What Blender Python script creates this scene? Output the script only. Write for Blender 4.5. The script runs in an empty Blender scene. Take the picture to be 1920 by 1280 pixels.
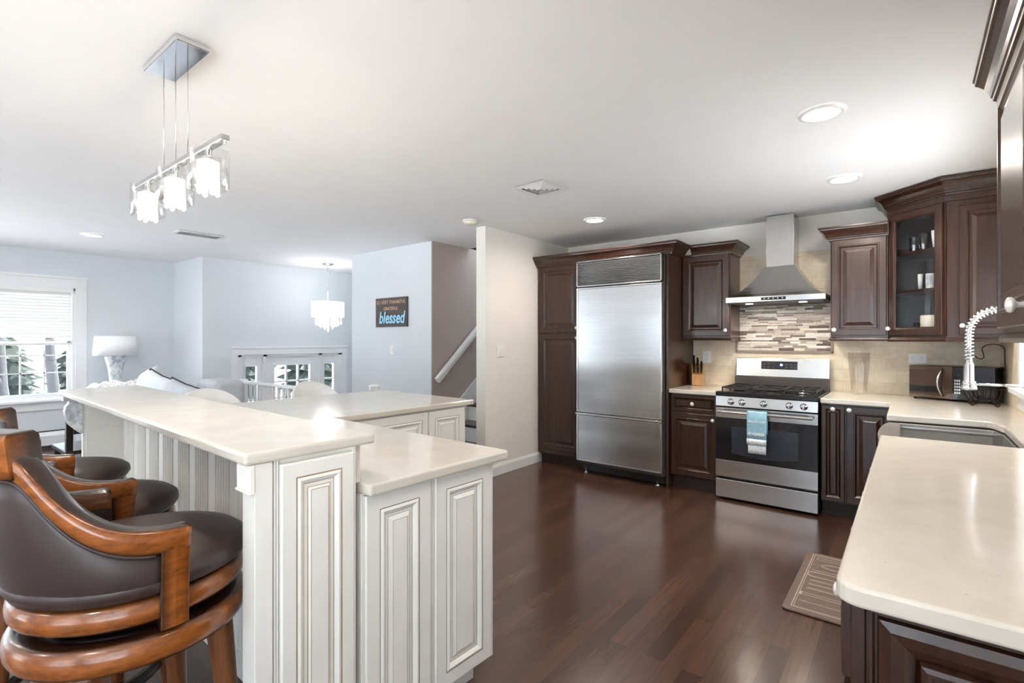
import bpy, bmesh, math, random
from mathutils import Matrix, Vector
random.seed(7)
R = math.radians
SC = bpy.context.scene
COL = SC.collection

# ------------------------------------------------------------------ camera, world, lights, exposure
cam_d = bpy.data.cameras.new('camera')
cam_d.sensor_width = 36.0
cam_d.lens = 946.64 / 1920 * 36.0
cam_d.shift_y = -2.9 / 1920
cam_d.clip_start = 0.02
cam = bpy.data.objects.new('camera', cam_d)
COL.objects.link(cam)
cam.location = (0, 0, 1.365)
cam.rotation_euler = (R(90), 0, R(38.269))
SC.camera = cam

SC.view_settings.view_transform = 'Standard'
SC.view_settings.look = 'None'
SC.view_settings.gamma = 1.0
SC.view_settings.use_curve_mapping = False
SC.view_settings.exposure = 0.46
try:
    SC.cycles.use_denoising = True
    SC.cycles.max_bounces = 10
    SC.cycles.diffuse_bounces = 6
    SC.cycles.glossy_bounces = 5
    SC.cycles.transmission_bounces = 8
    SC.cycles.caustics_reflective = False
    SC.cycles.caustics_refractive = False
    SC.cycles.sample_clamp_indirect = 25.0
except Exception:
    pass

WORLD_STRENGTH = 4.0
wd = bpy.data.worlds.new('overcast_sky')
SC.world = wd
wd.use_nodes = True
bg = wd.node_tree.nodes['Background']
bg.inputs[0].default_value = (0.75, 0.88, 1.0, 1)
bg.inputs[1].default_value = WORLD_STRENGTH

# low-glare winter sun from beyond the stove wall: it lights the snow, whose glow comes in through the windows
sun_d = bpy.data.lights.new('sun', 'SUN')
sun_d.energy = 26.0
sun_d.angle = R(2)
sun_d.color = (1.0, .97, .93)
sun_o = bpy.data.objects.new('sun', sun_d)
COL.objects.link(sun_o)
sun_o.rotation_euler = (R(-32), 0, 0)
sun_o.location = (0, 20, 20)

CEIL = 2.487
CAN_W = 7.0         # recessed lamp power
CANS = [(-0.345, 2.903), (-0.36, 4.179), (-2.315, 4.182), (-6.854, 1.456),
        (-1.0, -0.9), (-2.6, -1.6), (-4.6, -1.0), (-6.2, -1.4), (0.0, 0.9)]  # this row: unseen lamps added to light the room


def area_light(name, loc, rot, size, size_y, power, color, shape='RECTANGLE', spread=180):
    l = bpy.data.lights.new(name, 'AREA')
    l.shape = shape
    l.size = size
    if shape == 'RECTANGLE':
        l.size_y = size_y
    l.energy = power
    l.color = color
    l.spread = R(spread)
    o = bpy.data.objects.new(name, l)
    COL.objects.link(o)
    o.location = loc
    o.rotation_euler = rot
    return o


# ------------------------------------------------------------------ helpers
def lin(r, g, b):
    def f(c):
        c /= 255.0
        return c / 12.92 if c <= 0.04045 else ((c + 0.055) / 1.055) ** 2.4
    return (f(r), f(g), f(b), 1)


WM = {}          # object name -> world matrix


def link(o, parent=None, loc=None):
    COL.objects.link(o)
    if parent is not None:
        o.parent = parent
    return o


def tag(o, label=None, cat=None, group=None, kind=None):
    if label:
        o['label'] = label
    if cat:
        o['category'] = cat
    if group:
        o['group'] = group
    if kind:
        o['kind'] = kind
    return o


def thing(name, label, cat, loc=(0, 0, 0), rz=0, group=None):
    o = bpy.data.objects.new(name, None)
    o.empty_display_size = 0.1
    COL.objects.link(o)
    o.location = loc
    o.rotation_euler = (0, 0, rz)
    WM[o.name] = Matrix.Translation(Vector(loc)) @ Matrix.Rotation(rz, 4, 'Z')
    return tag(o, label, cat, group)


class MB:
    def __init__(self, T=None):
        self.bm = bmesh.new()
        self.T = T if T is not None else Matrix.Identity(4)
        self.burn = self.bm.verts.layers.float.new('burn')
        self.mi = 0

    def v(self, p, burn=0.0):
        x = self.bm.verts.new(self.T @ Vector(p))
        x[self.burn] = burn
        return x

    def f(self, vs, mi=None, smooth=False):
        try:
            fc = self.bm.faces.new(vs)
        except ValueError:
            return None
        fc.material_index = self.mi if mi is None else mi
        fc.smooth = smooth
        return fc

    def box(self, x0, x1, y0, y1, z0, z1, mi=None, burn=0.0):
        if x0 > x1: x0, x1 = x1, x0
        if y0 > y1: y0, y1 = y1, y0
        if z0 > z1: z0, z1 = z1, z0
        p = [self.v(c, burn) for c in ((x0, y0, z0), (x1, y0, z0), (x1, y1, z0), (x0, y1, z0),
                                 (x0, y0, z1), (x1, y0, z1), (x1, y1, z1), (x0, y1, z1))]
        for q in ((3, 2, 1, 0), (4, 5, 6, 7), (0, 1, 5, 4), (1, 2, 6, 5), (2, 3, 7, 6), (3, 0, 4, 7)):
            self.f([p[i] for i in q], mi)
        return self

    def prism(self, poly, z0, z1, mi=None, smooth_side=False):
        a = [self.v((x, y, z0)) for x, y in poly]
        b = [self.v((x, y, z1)) for x, y in poly]
        self.f(list(reversed(a)), mi)
        self.f(b, mi)
        n = len(poly)
        for i in range(n):
            j = (i + 1) % n
            self.f([a[i], a[j], b[j], b[i]], mi, smooth_side)
        return self

    def loft(self, rings, closed=True, cap=True, smooth=True, mi=None, burns=None):
        vs = []
        for k, r in enumerate(rings):
            vs.append([self.v(p, (burns[i] if burns else 0.0)) for i, p in enumerate(r)])
        n = len(rings[0])
        for a, b in zip(vs[:-1], vs[1:]):
            rng = range(n) if closed else range(n - 1)
            for i in rng:
                j = (i + 1) % n
                self.f([a[i], a[j], b[j], b[i]], mi, smooth)
        if cap:
            self.f(list(reversed(vs[0])), mi)
            self.f(vs[-1], mi)
        return vs

    def lathe(self, prof, c=(0, 0, 0), n=32, smooth=True, mi=None, burns=None, axis='Z', a0=0, a1=2 * math.pi, cap=True):
        full = abs(a1 - a0 - 2 * math.pi) < 1e-6
        rows = []
        m = n if full else n + 1
        for k in range(m):
            t = a0 + (a1 - a0) * k / n
            row = []
            for i, (r, z) in enumerate(prof):
                if axis == 'Z':
                    p = (c[0] + r * math.cos(t), c[1] + r * math.sin(t), c[2] + z)
                elif axis == 'Y':      # along -Y
                    p = (c[0] + r * math.cos(t), c[1] - z, c[2] + r * math.sin(t))
                else:
                    p = (c[0] + z, c[1] + r * math.cos(t), c[2] + r * math.sin(t))
                row.append(self.v(p, burns[i] if burns else 0.0))
            rows.append(row)
        for k in range(n):
            a, b = rows[k], rows[(k + 1) % m]
            for i in range(len(prof) - 1):
                self.f([a[i], b[i], b[i + 1], a[i + 1]], mi, smooth)
        bmesh.ops.remove_doubles(self.bm, verts=[x for r in rows for x in r], dist=1e-6)
        return self

    def tube(self, pts, r, n=8, smooth=True, mi=None, closed=False):
        pts = [Vector(p) for p in pts]
        rs = r if isinstance(r, (list, tuple)) else [r] * len(pts)
        rings = []
        prev = None
        m = len(pts)
        for i, p in enumerate(pts):
            if closed:
                d = pts[(i + 1) % m] - pts[i - 1]
            else:
                d = pts[min(i + 1, m - 1)] - pts[max(i - 1, 0)]
            d.normalize()
            if prev is None:
                up = Vector((0, 0, 1)) if abs(d.z) < 0.9 else Vector((1, 0, 0))
                u = d.cross(up).normalized()
            else:
                u = (prev - d * prev.dot(d)).normalized()
            prev = u
            w = d.cross(u)
            rings.append([p + (u * math.cos(2 * math.pi * k / n) + w * math.sin(2 * math.pi * k / n)) * rs[i] for k in range(n)])
        if closed:
            rings.append(rings[0])
            self.loft(rings, cap=False, smooth=smooth, mi=mi)
        else:
            self.loft(rings, smooth=smooth, mi=mi)
        return self

    def bar(self, a, b, w, h, mi=None, up=(0, 0, 1)):
        a, b = Vector(a), Vector(b)
        d = (b - a).normalized()
        u = d.cross(Vector(up)).normalized()
        t = u.cross(d)
        r = []
        for p in (a, b):
            r.append([p + u * (w / 2 * sx) + t * (h / 2 * sy) for sx, sy in ((-1, -1), (1, -1), (1, 1), (-1, 1))])
        self.loft(r, smooth=False, mi=mi)
        return self

    def door(self, x0, z0, w, h, rings, fill_mi=0):
        """panel facing -Y at y=0; rings = (inset, outward, band material)"""
        prev = None
        for ins, out, mi in rings:
            c = [self.v((x0 + ins, -out, z0 + ins)), self.v((x0 + w - ins, -out, z0 + ins)),
                 self.v((x0 + w - ins, -out, z0 + h - ins)), self.v((x0 + ins, -out, z0 + h - ins))]
            if prev:
                for i in range(4):
                    j = (i + 1) % 4
                    self.f([prev[i], prev[j], c[j], c[i]], mi)
            else:
                self.f(list(reversed(c)), mi)
            prev = c
        self.f(prev, fill_mi)
        return self

    def sweep(self, path, prof, mi=None, smooth=False, side=1):
        """mitred sweep of profile (out, z) along an xy path; side=+1 : outward is to the right of travel"""
        P = [Vector((x, y, 0)) for x, y in path]
        rings = []
        for i, p in enumerate(P):
            ds = []
            if i > 0:
                ds.append((P[i] - P[i - 1]).normalized())
            if i < len(P) - 1:
                ds.append((P[i + 1] - P[i]).normalized())
            ns = [Vector((d.y, -d.x, 0)) * side for d in ds]
            if len(ns) == 2:
                m = (ns[0] + ns[1])
                m = m / max(1e-6, m.dot(ns[0]))
            else:
                m = ns[0]
            rings.append([(p.x + m.x * o, p.y + m.y * o, z) for o, z in prof])
        self.loft(rings, smooth=smooth, mi=mi)
        return self

    def build(self, name, mat, parent=None, bevel=0, seg=2, subsurf=0, smooth_angle=None, solid=0):
        bm = self.bm
        bmesh.ops.recalc_face_normals(bm, faces=bm.faces)
        me = bpy.data.meshes.new(name)
        bm.to_mesh(me)
        bm.free()
        o = bpy.data.objects.new(name, me)
        mats = mat if isinstance(mat, (list, tuple)) else [mat]
        for m in mats:
            me.materials.append(m)
        COL.objects.link(o)
        if parent is not None:
            W = WM.get(parent.name, Matrix.Identity(4))
            me.transform(W.inverted())
            o.parent = parent
            WM[o.name] = W
        else:
            # place the origin at the base centre of the thing
            xs = [v.co for v in me.vertices]
            if xs:
                lo = Vector((min(c[i] for c in xs) for i in range(3)))
                hi = Vector((max(c[i] for c in xs) for i in range(3)))
                c = Vector(((lo.x + hi.x) / 2, (lo.y + hi.y) / 2, lo.z))
                me.transform(Matrix.Translation(-c))
                o.location = c
                WM[o.name] = Matrix.Translation(c)
        if solid:
            m = o.modifiers.new('thickness', 'SOLIDIFY')
            m.thickness = solid
        if bevel:
            m = o.modifiers.new('bevel', 'BEVEL')
            m.width = bevel
            m.segments = seg
            m.limit_method = 'ANGLE'
            m.angle_limit = R(40)
        if subsurf:
            m = o.modifiers.new('subsurf', 'SUBSURF')
            m.levels = subsurf
            m.render_levels = subsurf
        return o


def copy_tree(o, parent=None):
    c = o.copy()
    COL.objects.link(c)
    if parent is not None:
        c.parent = parent
    for ch in [x for x in COL.objects if x.parent == o]:
        copy_tree(ch, c)
    return c


def Tr(x, y, z, rz=0):
    return Matrix.Translation(Vector((x, y, z))) @ Matrix.Rotation(rz, 4, 'Z')


FACE_PX = R(90)     # panel facing +X : local x -> +Y
FACE_NX = R(-90)    # panel facing -X : local x -> -Y


# ------------------------------------------------------------------ materials
def nm(name):
    m = bpy.data.materials.new(name)
    m.use_nodes = True
    nt = m.node_tree
    b = nt.nodes['Principled BSDF']
    return m, nt, b


def N(nt, typ, **kw):
    n = nt.nodes.new(typ)
    for k, v in kw.items():
        setattr(n, k, v)
    return n


def ramp(nt, fac, stops):
    r = N(nt, 'ShaderNodeValToRGB')
    e = r.color_ramp.elements
    while len(e) > 1:
        e.remove(e[-1])
    e[0].position, e[0].color = stops[0]
    for p, c in stops[1:]:
        x = e.new(p)
        x.color = c
    nt.links.new(fac, r.inputs[0])
    return r.outputs[0]


def coords(nt, scale=(1, 1, 1), kind='Object', rot=(0, 0, 0)):
    tc = N(nt, 'ShaderNodeTexCoord')
    mp = N(nt, 'ShaderNodeMapping')
    mp.inputs['Scale'].default_value = scale
    mp.inputs['Rotation'].default_value = rot
    nt.links.new(tc.outputs[kind], mp.inputs[0])
    return mp.outputs[0]


def noise(nt, vec, scale=5, detail=4, rough=0.55):
    n = N(nt, 'ShaderNodeTexNoise')
    n.inputs['Scale'].default_value = scale
    n.inputs['Detail'].default_value = detail
    n.inputs['Roughness'].default_value = rough
    nt.links.new(vec, n.inputs['Vector'])
    return n.outputs['Fac']


def bump(nt, b, h, strength=0.1, dist=0.002):
    n = N(nt, 'ShaderNodeBump')
    n.inputs['Strength'].default_value = strength
    n.inputs['Distance'].default_value = dist
    nt.links.new(h, n.inputs['Height'])
    nt.links.new(n.outputs[0], b.inputs['Normal'])


def shade(c, k):
    return (c[0] * k, c[1] * k, c[2] * k, 1)


def plain(name, c, rough=0.5, metal=0.0, coat=0.0, var=0.06, nscale=8, bmp=0.0, spec=None):
    m, nt, b = nm(name)
    f = noise(nt, coords(nt), nscale)
    nt.links.new(ramp(nt, f, [(0.3, shade(c, 1 - var)), (0.7, shade(c, 1 + var))]), b.inputs['Base Color'])
    b.inputs['Roughness'].default_value = rough
    b.inputs['Metallic'].default_value = metal
    b.inputs['Coat Weight'].default_value = coat
    b.inputs['Coat Roughness'].default_value = 0.12
    if spec is not None:
        b.inputs['Specular IOR Level'].default_value = spec
    if bmp:
        bump(nt, b, noise(nt, coords(nt), 220, 3), bmp, 0.001)
    return m


def wood(name, c1, c2, rough=0.3, coat=0.3, scale=(14, 14, 1.2), burn=False, burn_c=(0.012, 0.006, 0.004, 1), bmp=0.04):
    m, nt, b = nm(name)
    vec = coords(nt, scale)
    f = noise(nt, vec, 3.2, 6, 0.6)
    col = ramp(nt, f, [(0.3, c1), (0.7, c2)])
    if burn:
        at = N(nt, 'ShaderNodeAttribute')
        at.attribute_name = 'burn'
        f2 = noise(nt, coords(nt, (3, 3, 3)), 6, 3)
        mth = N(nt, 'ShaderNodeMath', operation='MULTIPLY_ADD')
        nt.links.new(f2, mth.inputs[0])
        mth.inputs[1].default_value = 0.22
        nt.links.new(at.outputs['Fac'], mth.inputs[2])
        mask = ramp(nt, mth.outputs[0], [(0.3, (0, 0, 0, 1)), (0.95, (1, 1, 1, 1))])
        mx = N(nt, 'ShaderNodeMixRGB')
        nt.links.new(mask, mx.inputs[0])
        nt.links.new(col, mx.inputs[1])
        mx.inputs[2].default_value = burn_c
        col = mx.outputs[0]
    nt.links.new(col, b.inputs['Base Color'])
    b.inputs['Roughness'].default_value = rough
    b.inputs['Coat Weight'].default_value = coat
    b.inputs['Coat Roughness'].default_value = 0.15
    bump(nt, b, f, bmp, 0.002)
    return m


M = {}
M['espresso'] = wood('espresso_wood', lin(36, 19, 12), lin(66, 37, 23), 0.3, 0.35)
M['espresso_in'] = plain('espresso_interior', lin(58, 52, 50), 0.45)
M['espresso_toe'] = plain('espresso_toe_board', lin(38, 22, 17), 0.5)
M['white_cab'] = plain('ivory_cabinet_paint', lin(238, 236, 230), 0.38, var=0.02)
M['glaze'] = plain('brown_glaze', lin(176, 146, 116), 0.5, var=0.15)
M['glaze_dark'] = plain('dark_glaze', lin(140, 122, 104), 0.5, var=0.15)
M['white_paint'] = plain('white_trim_paint', lin(238, 239, 240), 0.35, var=0.015)
M['white_plastic'] = plain('white_plastic', lin(240, 240, 238), 0.3, var=0.01)
M['ceiling'] = plain('ceiling_paint', lin(244, 244, 245), 0.85, var=0.015, nscale=2, bmp=0.03)
M['wall_blue'] = plain('pale_grey_wall_paint', lin(223, 227, 231), 0.75, var=0.015, nscale=2, bmp=0.03)
M['wall_warm'] = plain('off_white_wall_paint', lin(236, 232, 225), 0.75, var=0.015, nscale=2, bmp=0.03)
M['wall_taupe'] = plain('taupe_wall_paint', lin(180, 169, 164), 0.8, var=0.02, nscale=2, bmp=0.03)
M['chrome'] = plain('chrome', (0.82, 0.83, 0.85, 1), 0.08, 1.0, var=0.01)
M['nickel'] = plain('satin_nickel', (0.72, 0.72, 0.72, 1), 0.22, 1.0, var=0.02)
M['black'] = plain('black_enamel', (0.008, 0.008, 0.009, 1), 0.22, var=0.1)
M['black_matte'] = plain('cast_iron', (0.02, 0.018, 0.017, 1), 0.5, var=0.2, bmp=0.1)
M['black_glass'] = plain('black_oven_glass', (0.006, 0.007, 0.010, 1), 0.05, var=0.05, coat=0.5)
M['grey_panel'] = plain('charcoal_enamel', lin(70, 64, 62), 0.4, var=0.05)
M['knob'] = plain('pearly_knob', lin(236, 234, 230), 0.12, 0.25, var=0.05, nscale=60)
M['leather'] = plain('dark_brown_leather', lin(60, 48, 46), 0.38, var=0.12, nscale=12, bmp=0.12)
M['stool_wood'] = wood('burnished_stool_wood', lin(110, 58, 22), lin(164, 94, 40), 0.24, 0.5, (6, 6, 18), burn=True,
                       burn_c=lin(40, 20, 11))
M['leg_wood'] = wood('stool_leg_wood', lin(84, 46, 24), lin(140, 84, 44), 0.3, 0.4, (18, 18, 2))
M['sofa'] = plain('grey_sofa_fabric', lin(196, 200, 206), 0.9, var=0.06, nscale=30, bmp=0.2)
M['pillow'] = plain('pale_pillow_fabric', lin(222, 226, 230), 0.9, var=0.05, nscale=14, bmp=0.2)
M['piping'] = plain('black_piping', lin(34, 34, 36), 0.7)
M['porcelain'] = plain('white_porcelain', lin(238, 238, 236), 0.15, var=0.01)
M['candle'] = plain('ivory_wax', lin(232, 224, 204), 0.5, var=0.04, nscale=20)
M['white_shell'] = plain('white_moulded_shell', lin(240, 240, 240), 0.3, var=0.01)
M['dark_wood'] = wood('black_stained_wood', lin(26, 22, 22), lin(40, 34, 32), 0.3, 0.3)
M['block_wood'] = wood('beech_wood', lin(176, 122, 70), lin(206, 156, 100), 0.45, 0.1, (30, 4, 4))
M['sign_board'] = wood('weathered_sign_board', lin(74, 66, 64), lin(98, 88, 84), 0.7, 0.0, (2, 2, 40))
M['sign_tan'] = plain('tan_lettering', lin(222, 180, 148), 0.6)
M['sign_blue'] = plain('light_blue_lettering', lin(170, 222, 246), 0.6)
M['sign_navy'] = plain('navy_lettering_shadow', lin(34, 54, 78), 0.6)
M['mat_ink'] = plain('beige_mat_print', lin(190, 176, 162), 0.7)
M['snow'] = plain('snow', lin(246, 248, 250), 0.9, var=0.02, nscale=1)
M['bark'] = plain('grey_bark', lin(44, 45, 48), 0.9, var=0.3, nscale=20)
M['vent'] = plain('white_vent_metal', lin(232, 232, 230), 0.45)
M['vent_dark'] = plain('vent_cavity', lin(90, 92, 96), 0.8)


def quartz():
    m, nt, b = nm('cream_quartz')
    vec = coords(nt)
    base = ramp(nt, noise(nt, vec, 9, 6, 0.6), [(0.3, lin(212, 205, 193)), (0.72, lin(221, 215, 204))])
    vo = N(nt, 'ShaderNodeTexVoronoi')
    vo.inputs['Scale'].default_value = 42
    vo.inputs['Randomness'].default_value = 1
    nt.links.new(vec, vo.inputs['Vector'])
    spots = ramp(nt, vo.outputs['Distance'], [(0.05, (1, 1, 1, 1)), (0.09, (0, 0, 0, 1))])
    pick = ramp(nt, vo.outputs['Color'], [(0.62, (0, 0, 0, 1)), (0.66, (1, 1, 1, 1))])
    mu = N(nt, 'ShaderNodeMixRGB', blend_type='MULTIPLY')
    mu.inputs[0].default_value = 1
    nt.links.new(spots, mu.inputs[1])
    nt.links.new(pick, mu.inputs[2])
    mx = N(nt, 'ShaderNodeMixRGB')
    nt.links.new(mu.outputs[0], mx.inputs[0])
    nt.links.new(base, mx.inputs[1])
    mx.inputs[2].default_value = lin(168, 156, 142)
    nt.links.new(mx.outputs[0], b.inputs['Base Color'])
    b.inputs['Roughness'].default_value = 0.12
    b.inputs['Specular IOR Level'].default_value = 0.5
    return m


M['quartz'] = quartz()


def steel(name, scale, rough=0.24, c=(0.60, 0.60, 0.60), wav=0.0):
    m, nt, b = nm(name)
    f = noise(nt, coords(nt, scale), 4, 5, 0.7)
    nt.links.new(ramp(nt, f, [(0.3, (c[0] * .9, c[1] * .9, c[2] * .9, 1)), (0.7, (c[0] * 1.06, c[1] * 1.06, c[2] * 1.06, 1))]), b.inputs['Base Color'])
    b.inputs['Roughness'].default_value = rough
    b.inputs['Metallic'].default_value = 1.0
    if wav:
        bump(nt, b, noise(nt, coords(nt, (.35, .35, 2.2)), 1.4, 1, 0.4), 0.5, wav)
    return m


M['steel'] = steel('brushed_steel', (1, 1, 60), 0.22, (0.52, 0.518, 0.515), wav=0.02)
M['steel_v'] = steel('brushed_steel_upright', (60, 60, 1), 0.24, (0.56, 0.55, 0.535), wav=0.01)
M['steel_bright'] = steel('polished_steel_trim', (2, 2, 60), 0.16, (0.64, 0.64, 0.64))
M['steel_sink'] = steel('satin_sink_steel', (60, 60, 60), 0.3, (0.55, 0.54, 0.52))


def glass(name, c=(1, 1, 1, 1), rough=0.0, ior=1.45):
    """thin architectural glass: mostly clear, reflects at grazing angles"""
    m, nt, b = nm(name)
    out = nt.nodes['Material Output']
    tr = N(nt, 'ShaderNodeBsdfTransparent')
    tr.inputs[0].default_value = c
    gl = N(nt, 'ShaderNodeBsdfGlossy')
    gl.inputs['Roughness'].default_value = rough
    lw = N(nt, 'ShaderNodeLayerWeight')
    lw.inputs[0].default_value = 0.5
    pw = N(nt, 'ShaderNodeMath', operation='POWER')
    nt.links.new(lw.outputs['Facing'], pw.inputs[0])
    pw.inputs[1].default_value = 4.0
    mt = N(nt, 'ShaderNodeMath', operation='MULTIPLY_ADD')
    nt.links.new(pw.outputs[0], mt.inputs[0])
    mt.inputs[1].default_value = 0.7
    mt.inputs[2].default_value = ((ior - 1) / (ior + 1)) ** 2
    mx = N(nt, 'ShaderNodeMixShader')
    nt.links.new(mt.outputs[0], mx.inputs[0])
    nt.links.new(tr.outputs[0], mx.inputs[1])
    nt.links.new(gl.outputs[0], mx.inputs[2])
    nt.links.new(mx.outputs[0], out.inputs[0])
    nt.nodes.remove(b)
    return m


M['glass'] = glass('window_glass')
M['cab_glass'] = glass('cabinet_glass', (0.93, 0.94, 0.95, 1))
M['shade_glass'] = glass('clear_shade_glass', (0.97, 0.97, 0.97, 1), 0.02, 1.6)
M['crystal'] = glass('cut_crystal', (0.90, 0.92, 0.94, 1), 0.05, 1.9)


def emit(name, c, s):
    m, nt, b = nm(name)
    b.inputs['Base Color'].default_value = (0.9, 0.9, 0.9, 1)
    nz = noise(nt, coords(nt), 14, 2)
    mr = N(nt, 'ShaderNodeMapRange')
    nt.links.new(nz, mr.inputs[0])
    mr.inputs[3].default_value = s * 0.9
    mr.inputs[4].default_value = s * 1.1
    nt.links.new(mr.outputs[0], b.inputs['Emission Strength'])
    b.inputs['Emission Color'].default_value = c
    return m


M['lamp_lens'] = emit('lit_lamp_lens', (1, 0.96, 0.9, 1), 8)
M['lit_crystal'] = emit('lit_crystal_tube', (1, 0.95, 0.86, 1), 5)
M['lit_drum'] = emit('lit_drum_fabric', (1, 0.98, 0.96, 1), 1.6)
M['lit_drops'] = emit('lit_crystal_drops', (1, 0.98, 0.95, 1), 1.2)
M['display_blue'] = emit('blue_clock_display', (0.15, 0.4, 1, 1), 2.0)


def floor_mat():
    m, nt, b = nm('dark_oak_floor')
    vec = coords(nt, (1, 1, 1), 'Object', (0, 0, R(90)))
    br = N(nt, 'ShaderNodeTexBrick')
    br.offset = 0.37
    br.inputs['Scale'].default_value = 1.0
    br.inputs['Brick Width'].default_value = 1.15
    br.inputs['Row Height'].default_value = 0.083
    br.inputs['Mortar Size'].default_value = 0.0008
    br.inputs['Mortar Smooth'].default_value = 0.6
    br.inputs['Bias'].default_value = 0.0
    br.inputs['Color1'].default_value = lin(66, 44, 35)
    br.inputs['Color2'].default_value = lin(88, 61, 49)
    br.inputs['Mortar'].default_value = lin(62, 42, 33)
    nt.links.new(vec, br.inputs['Vector'])
    g = noise(nt, coords(nt, (30, 1.6, 1)), 2.2, 3, 0.5)
    gr = ramp(nt, g, [(0.25, (0.85, 0.85, 0.85, 1)), (0.75, (1.12, 1.11, 1.1, 1))])
    mu = N(nt, 'ShaderNodeMixRGB', blend_type='MULTIPLY')
    mu.inputs[0].default_value = 1
    nt.links.new(br.outputs['Color'], mu.inputs[1])
    nt.links.new(gr, mu.inputs[2])
    nt.links.new(mu.outputs[0], b.inputs['Base Color'])
    b.inputs['Roughness'].default_value = 0.23
    b.inputs['Coat Weight'].default_value = 0.25
    b.inputs['Coat Roughness'].default_value = 0.2
    return m


M['floor'] = floor_mat()


def travertine():
    m, nt, b = nm('travertine_tile')
    tc = N(nt, 'ShaderNodeTexCoord')
    sep = N(nt, 'ShaderNodeSeparateXYZ')
    nt.links.new(tc.outputs['Object'], sep.inputs[0])
    ad = N(nt, 'ShaderNodeMath', operation='ADD')
    nt.links.new(sep.outputs[0], ad.inputs[0])
    nt.links.new(sep.outputs[1], ad.inputs[1])
    cb = N(nt, 'ShaderNodeCombineXYZ')
    nt.links.new(ad.outputs[0], cb.inputs[0])
    nt.links.new(sep.outputs[2], cb.inputs[1])
    br = N(nt, 'ShaderNodeTexBrick')
    br.offset = 0.5
    br.inputs['Scale'].default_value = 1.0
    br.inputs['Brick Width'].default_value = 0.152
    br.inputs['Row Height'].default_value = 0.102
    br.inputs['Mortar Size'].default_value = 0.0018
    br.inputs['Mortar Smooth'].default_value = 0.2
    br.inputs['Color1'].default_value = lin(234, 221, 199)
    br.inputs['Color2'].default_value = lin(226, 211, 188)
    br.inputs['Mortar'].default_value = lin(212, 197, 174)
    nt.links.new(cb.outputs[0], br.inputs['Vector'])
    f = noise(nt, coords(nt, (1, 1, 1.3)), 4.5, 8, 0.65)
    gr = ramp(nt, f, [(0.34, (0.84, 0.80, 0.74, 1)), (0.6, (1.08, 1.08, 1.08, 1))])
    mu = N(nt, 'ShaderNodeMixRGB', blend_type='MULTIPLY')
    mu.inputs[0].default_value = 1
    nt.links.new(br.outputs['Color'], mu.inputs[1])
    nt.links.new(gr, mu.inputs[2])
    nt.links.new(mu.outputs[0], b.inputs['Base Color'])
    b.inputs['Roughness'].default_value = 0.45
    bump(nt, b, br.outputs['Fac'], -0.3, 0.001)
    return m


M['travertine'] = travertine()


def mosaic():
    m, nt, b = nm('stacked_stone_mosaic')
    at = N(nt, 'ShaderNodeAttribute')
    at.attribute_name = 'burn'
    c = ramp(nt, at.outputs['Fac'], [(0.0, lin(78, 68, 62)), (0.2, lin(128, 116, 108)), (0.42, lin(182, 170, 160)),
                                     (0.7, lin(214, 206, 195)), (1.0, lin(234, 230, 224))])
    f = noise(nt, coords(nt, (14, 14, 50)), 3, 5, 0.6)
    gr = ramp(nt, f, [(0.3, (0.78, 0.78, 0.78, 1)), (0.7, (1.1, 1.1, 1.1, 1))])
    mu = N(nt, 'ShaderNodeMixRGB', blend_type='MULTIPLY')
    mu.inputs[0].default_value = 1
    nt.links.new(c, mu.inputs[1])
    nt.links.new(gr, mu.inputs[2])
    nt.links.new(mu.outputs[0], b.inputs['Base Color'])
    b.inputs['Roughness'].default_value = 0.4
    bump(nt, b, f, 0.2, 0.001)
    return m


M['mosaic'] = mosaic()


def spotted(name, c1, c2, scale, lo, hi, rough=0.9, bmp=0.6):
    m, nt, b = nm(name)
    f = noise(nt, coords(nt), scale, 6, 0.7)
    nt.links.new(ramp(nt, f, [(lo, c1), (hi, c2)]), b.inputs['Base Color'])
    b.inputs['Roughness'].default_value = rough
    bump(nt, b, f, bmp, 0.01)
    return m


M['throw'] = spotted('white_chunky_knit', lin(120, 120, 124), lin(240, 240, 242), 45, 0.36, 0.46)
M['marble'] = spotted('white_marbled_ceramic', lin(176, 184, 192), lin(238, 240, 242), 16, 0.4, 0.56, 0.25, 0.1)
M['conifer'] = spotted('snowy_evergreen', lin(22, 34, 27), lin(120, 128, 130), 3, 0.55, 0.75)
M['mat'] = plain('taupe_kitchen_mat', lin(116, 98, 88), 0.6, var=0.08, nscale=30, bmp=0.15)
M['towel'] = spotted('light_blue_towel', lin(140, 186, 206), lin(166, 206, 222), 60, 0.4, 0.6, 0.95, 0.3)
M['towel_white'] = spotted('white_towel_print', lin(190, 214, 226), lin(244, 246, 248), 70, 0.42, 0.5, 0.95, 0.3)
M['shade_fabric'] = plain('white_lampshade_fabric', lin(244, 245, 246), 0.8, var=0.01)
M['bronze'] = plain('oil_rubbed_bronze', lin(50, 38, 32), 0.3, 0.8)
M['micro_face'] = plain('bronze_mirror_glass', (0.09, 0.055, 0.04, 1), 0.07, 0.5, var=0.1, coat=0.6)
M['micro_trim'] = plain('bronze_steel_trim', (0.13, 0.085, 0.06, 1), 0.15, 1.0, var=0.05)

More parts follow.
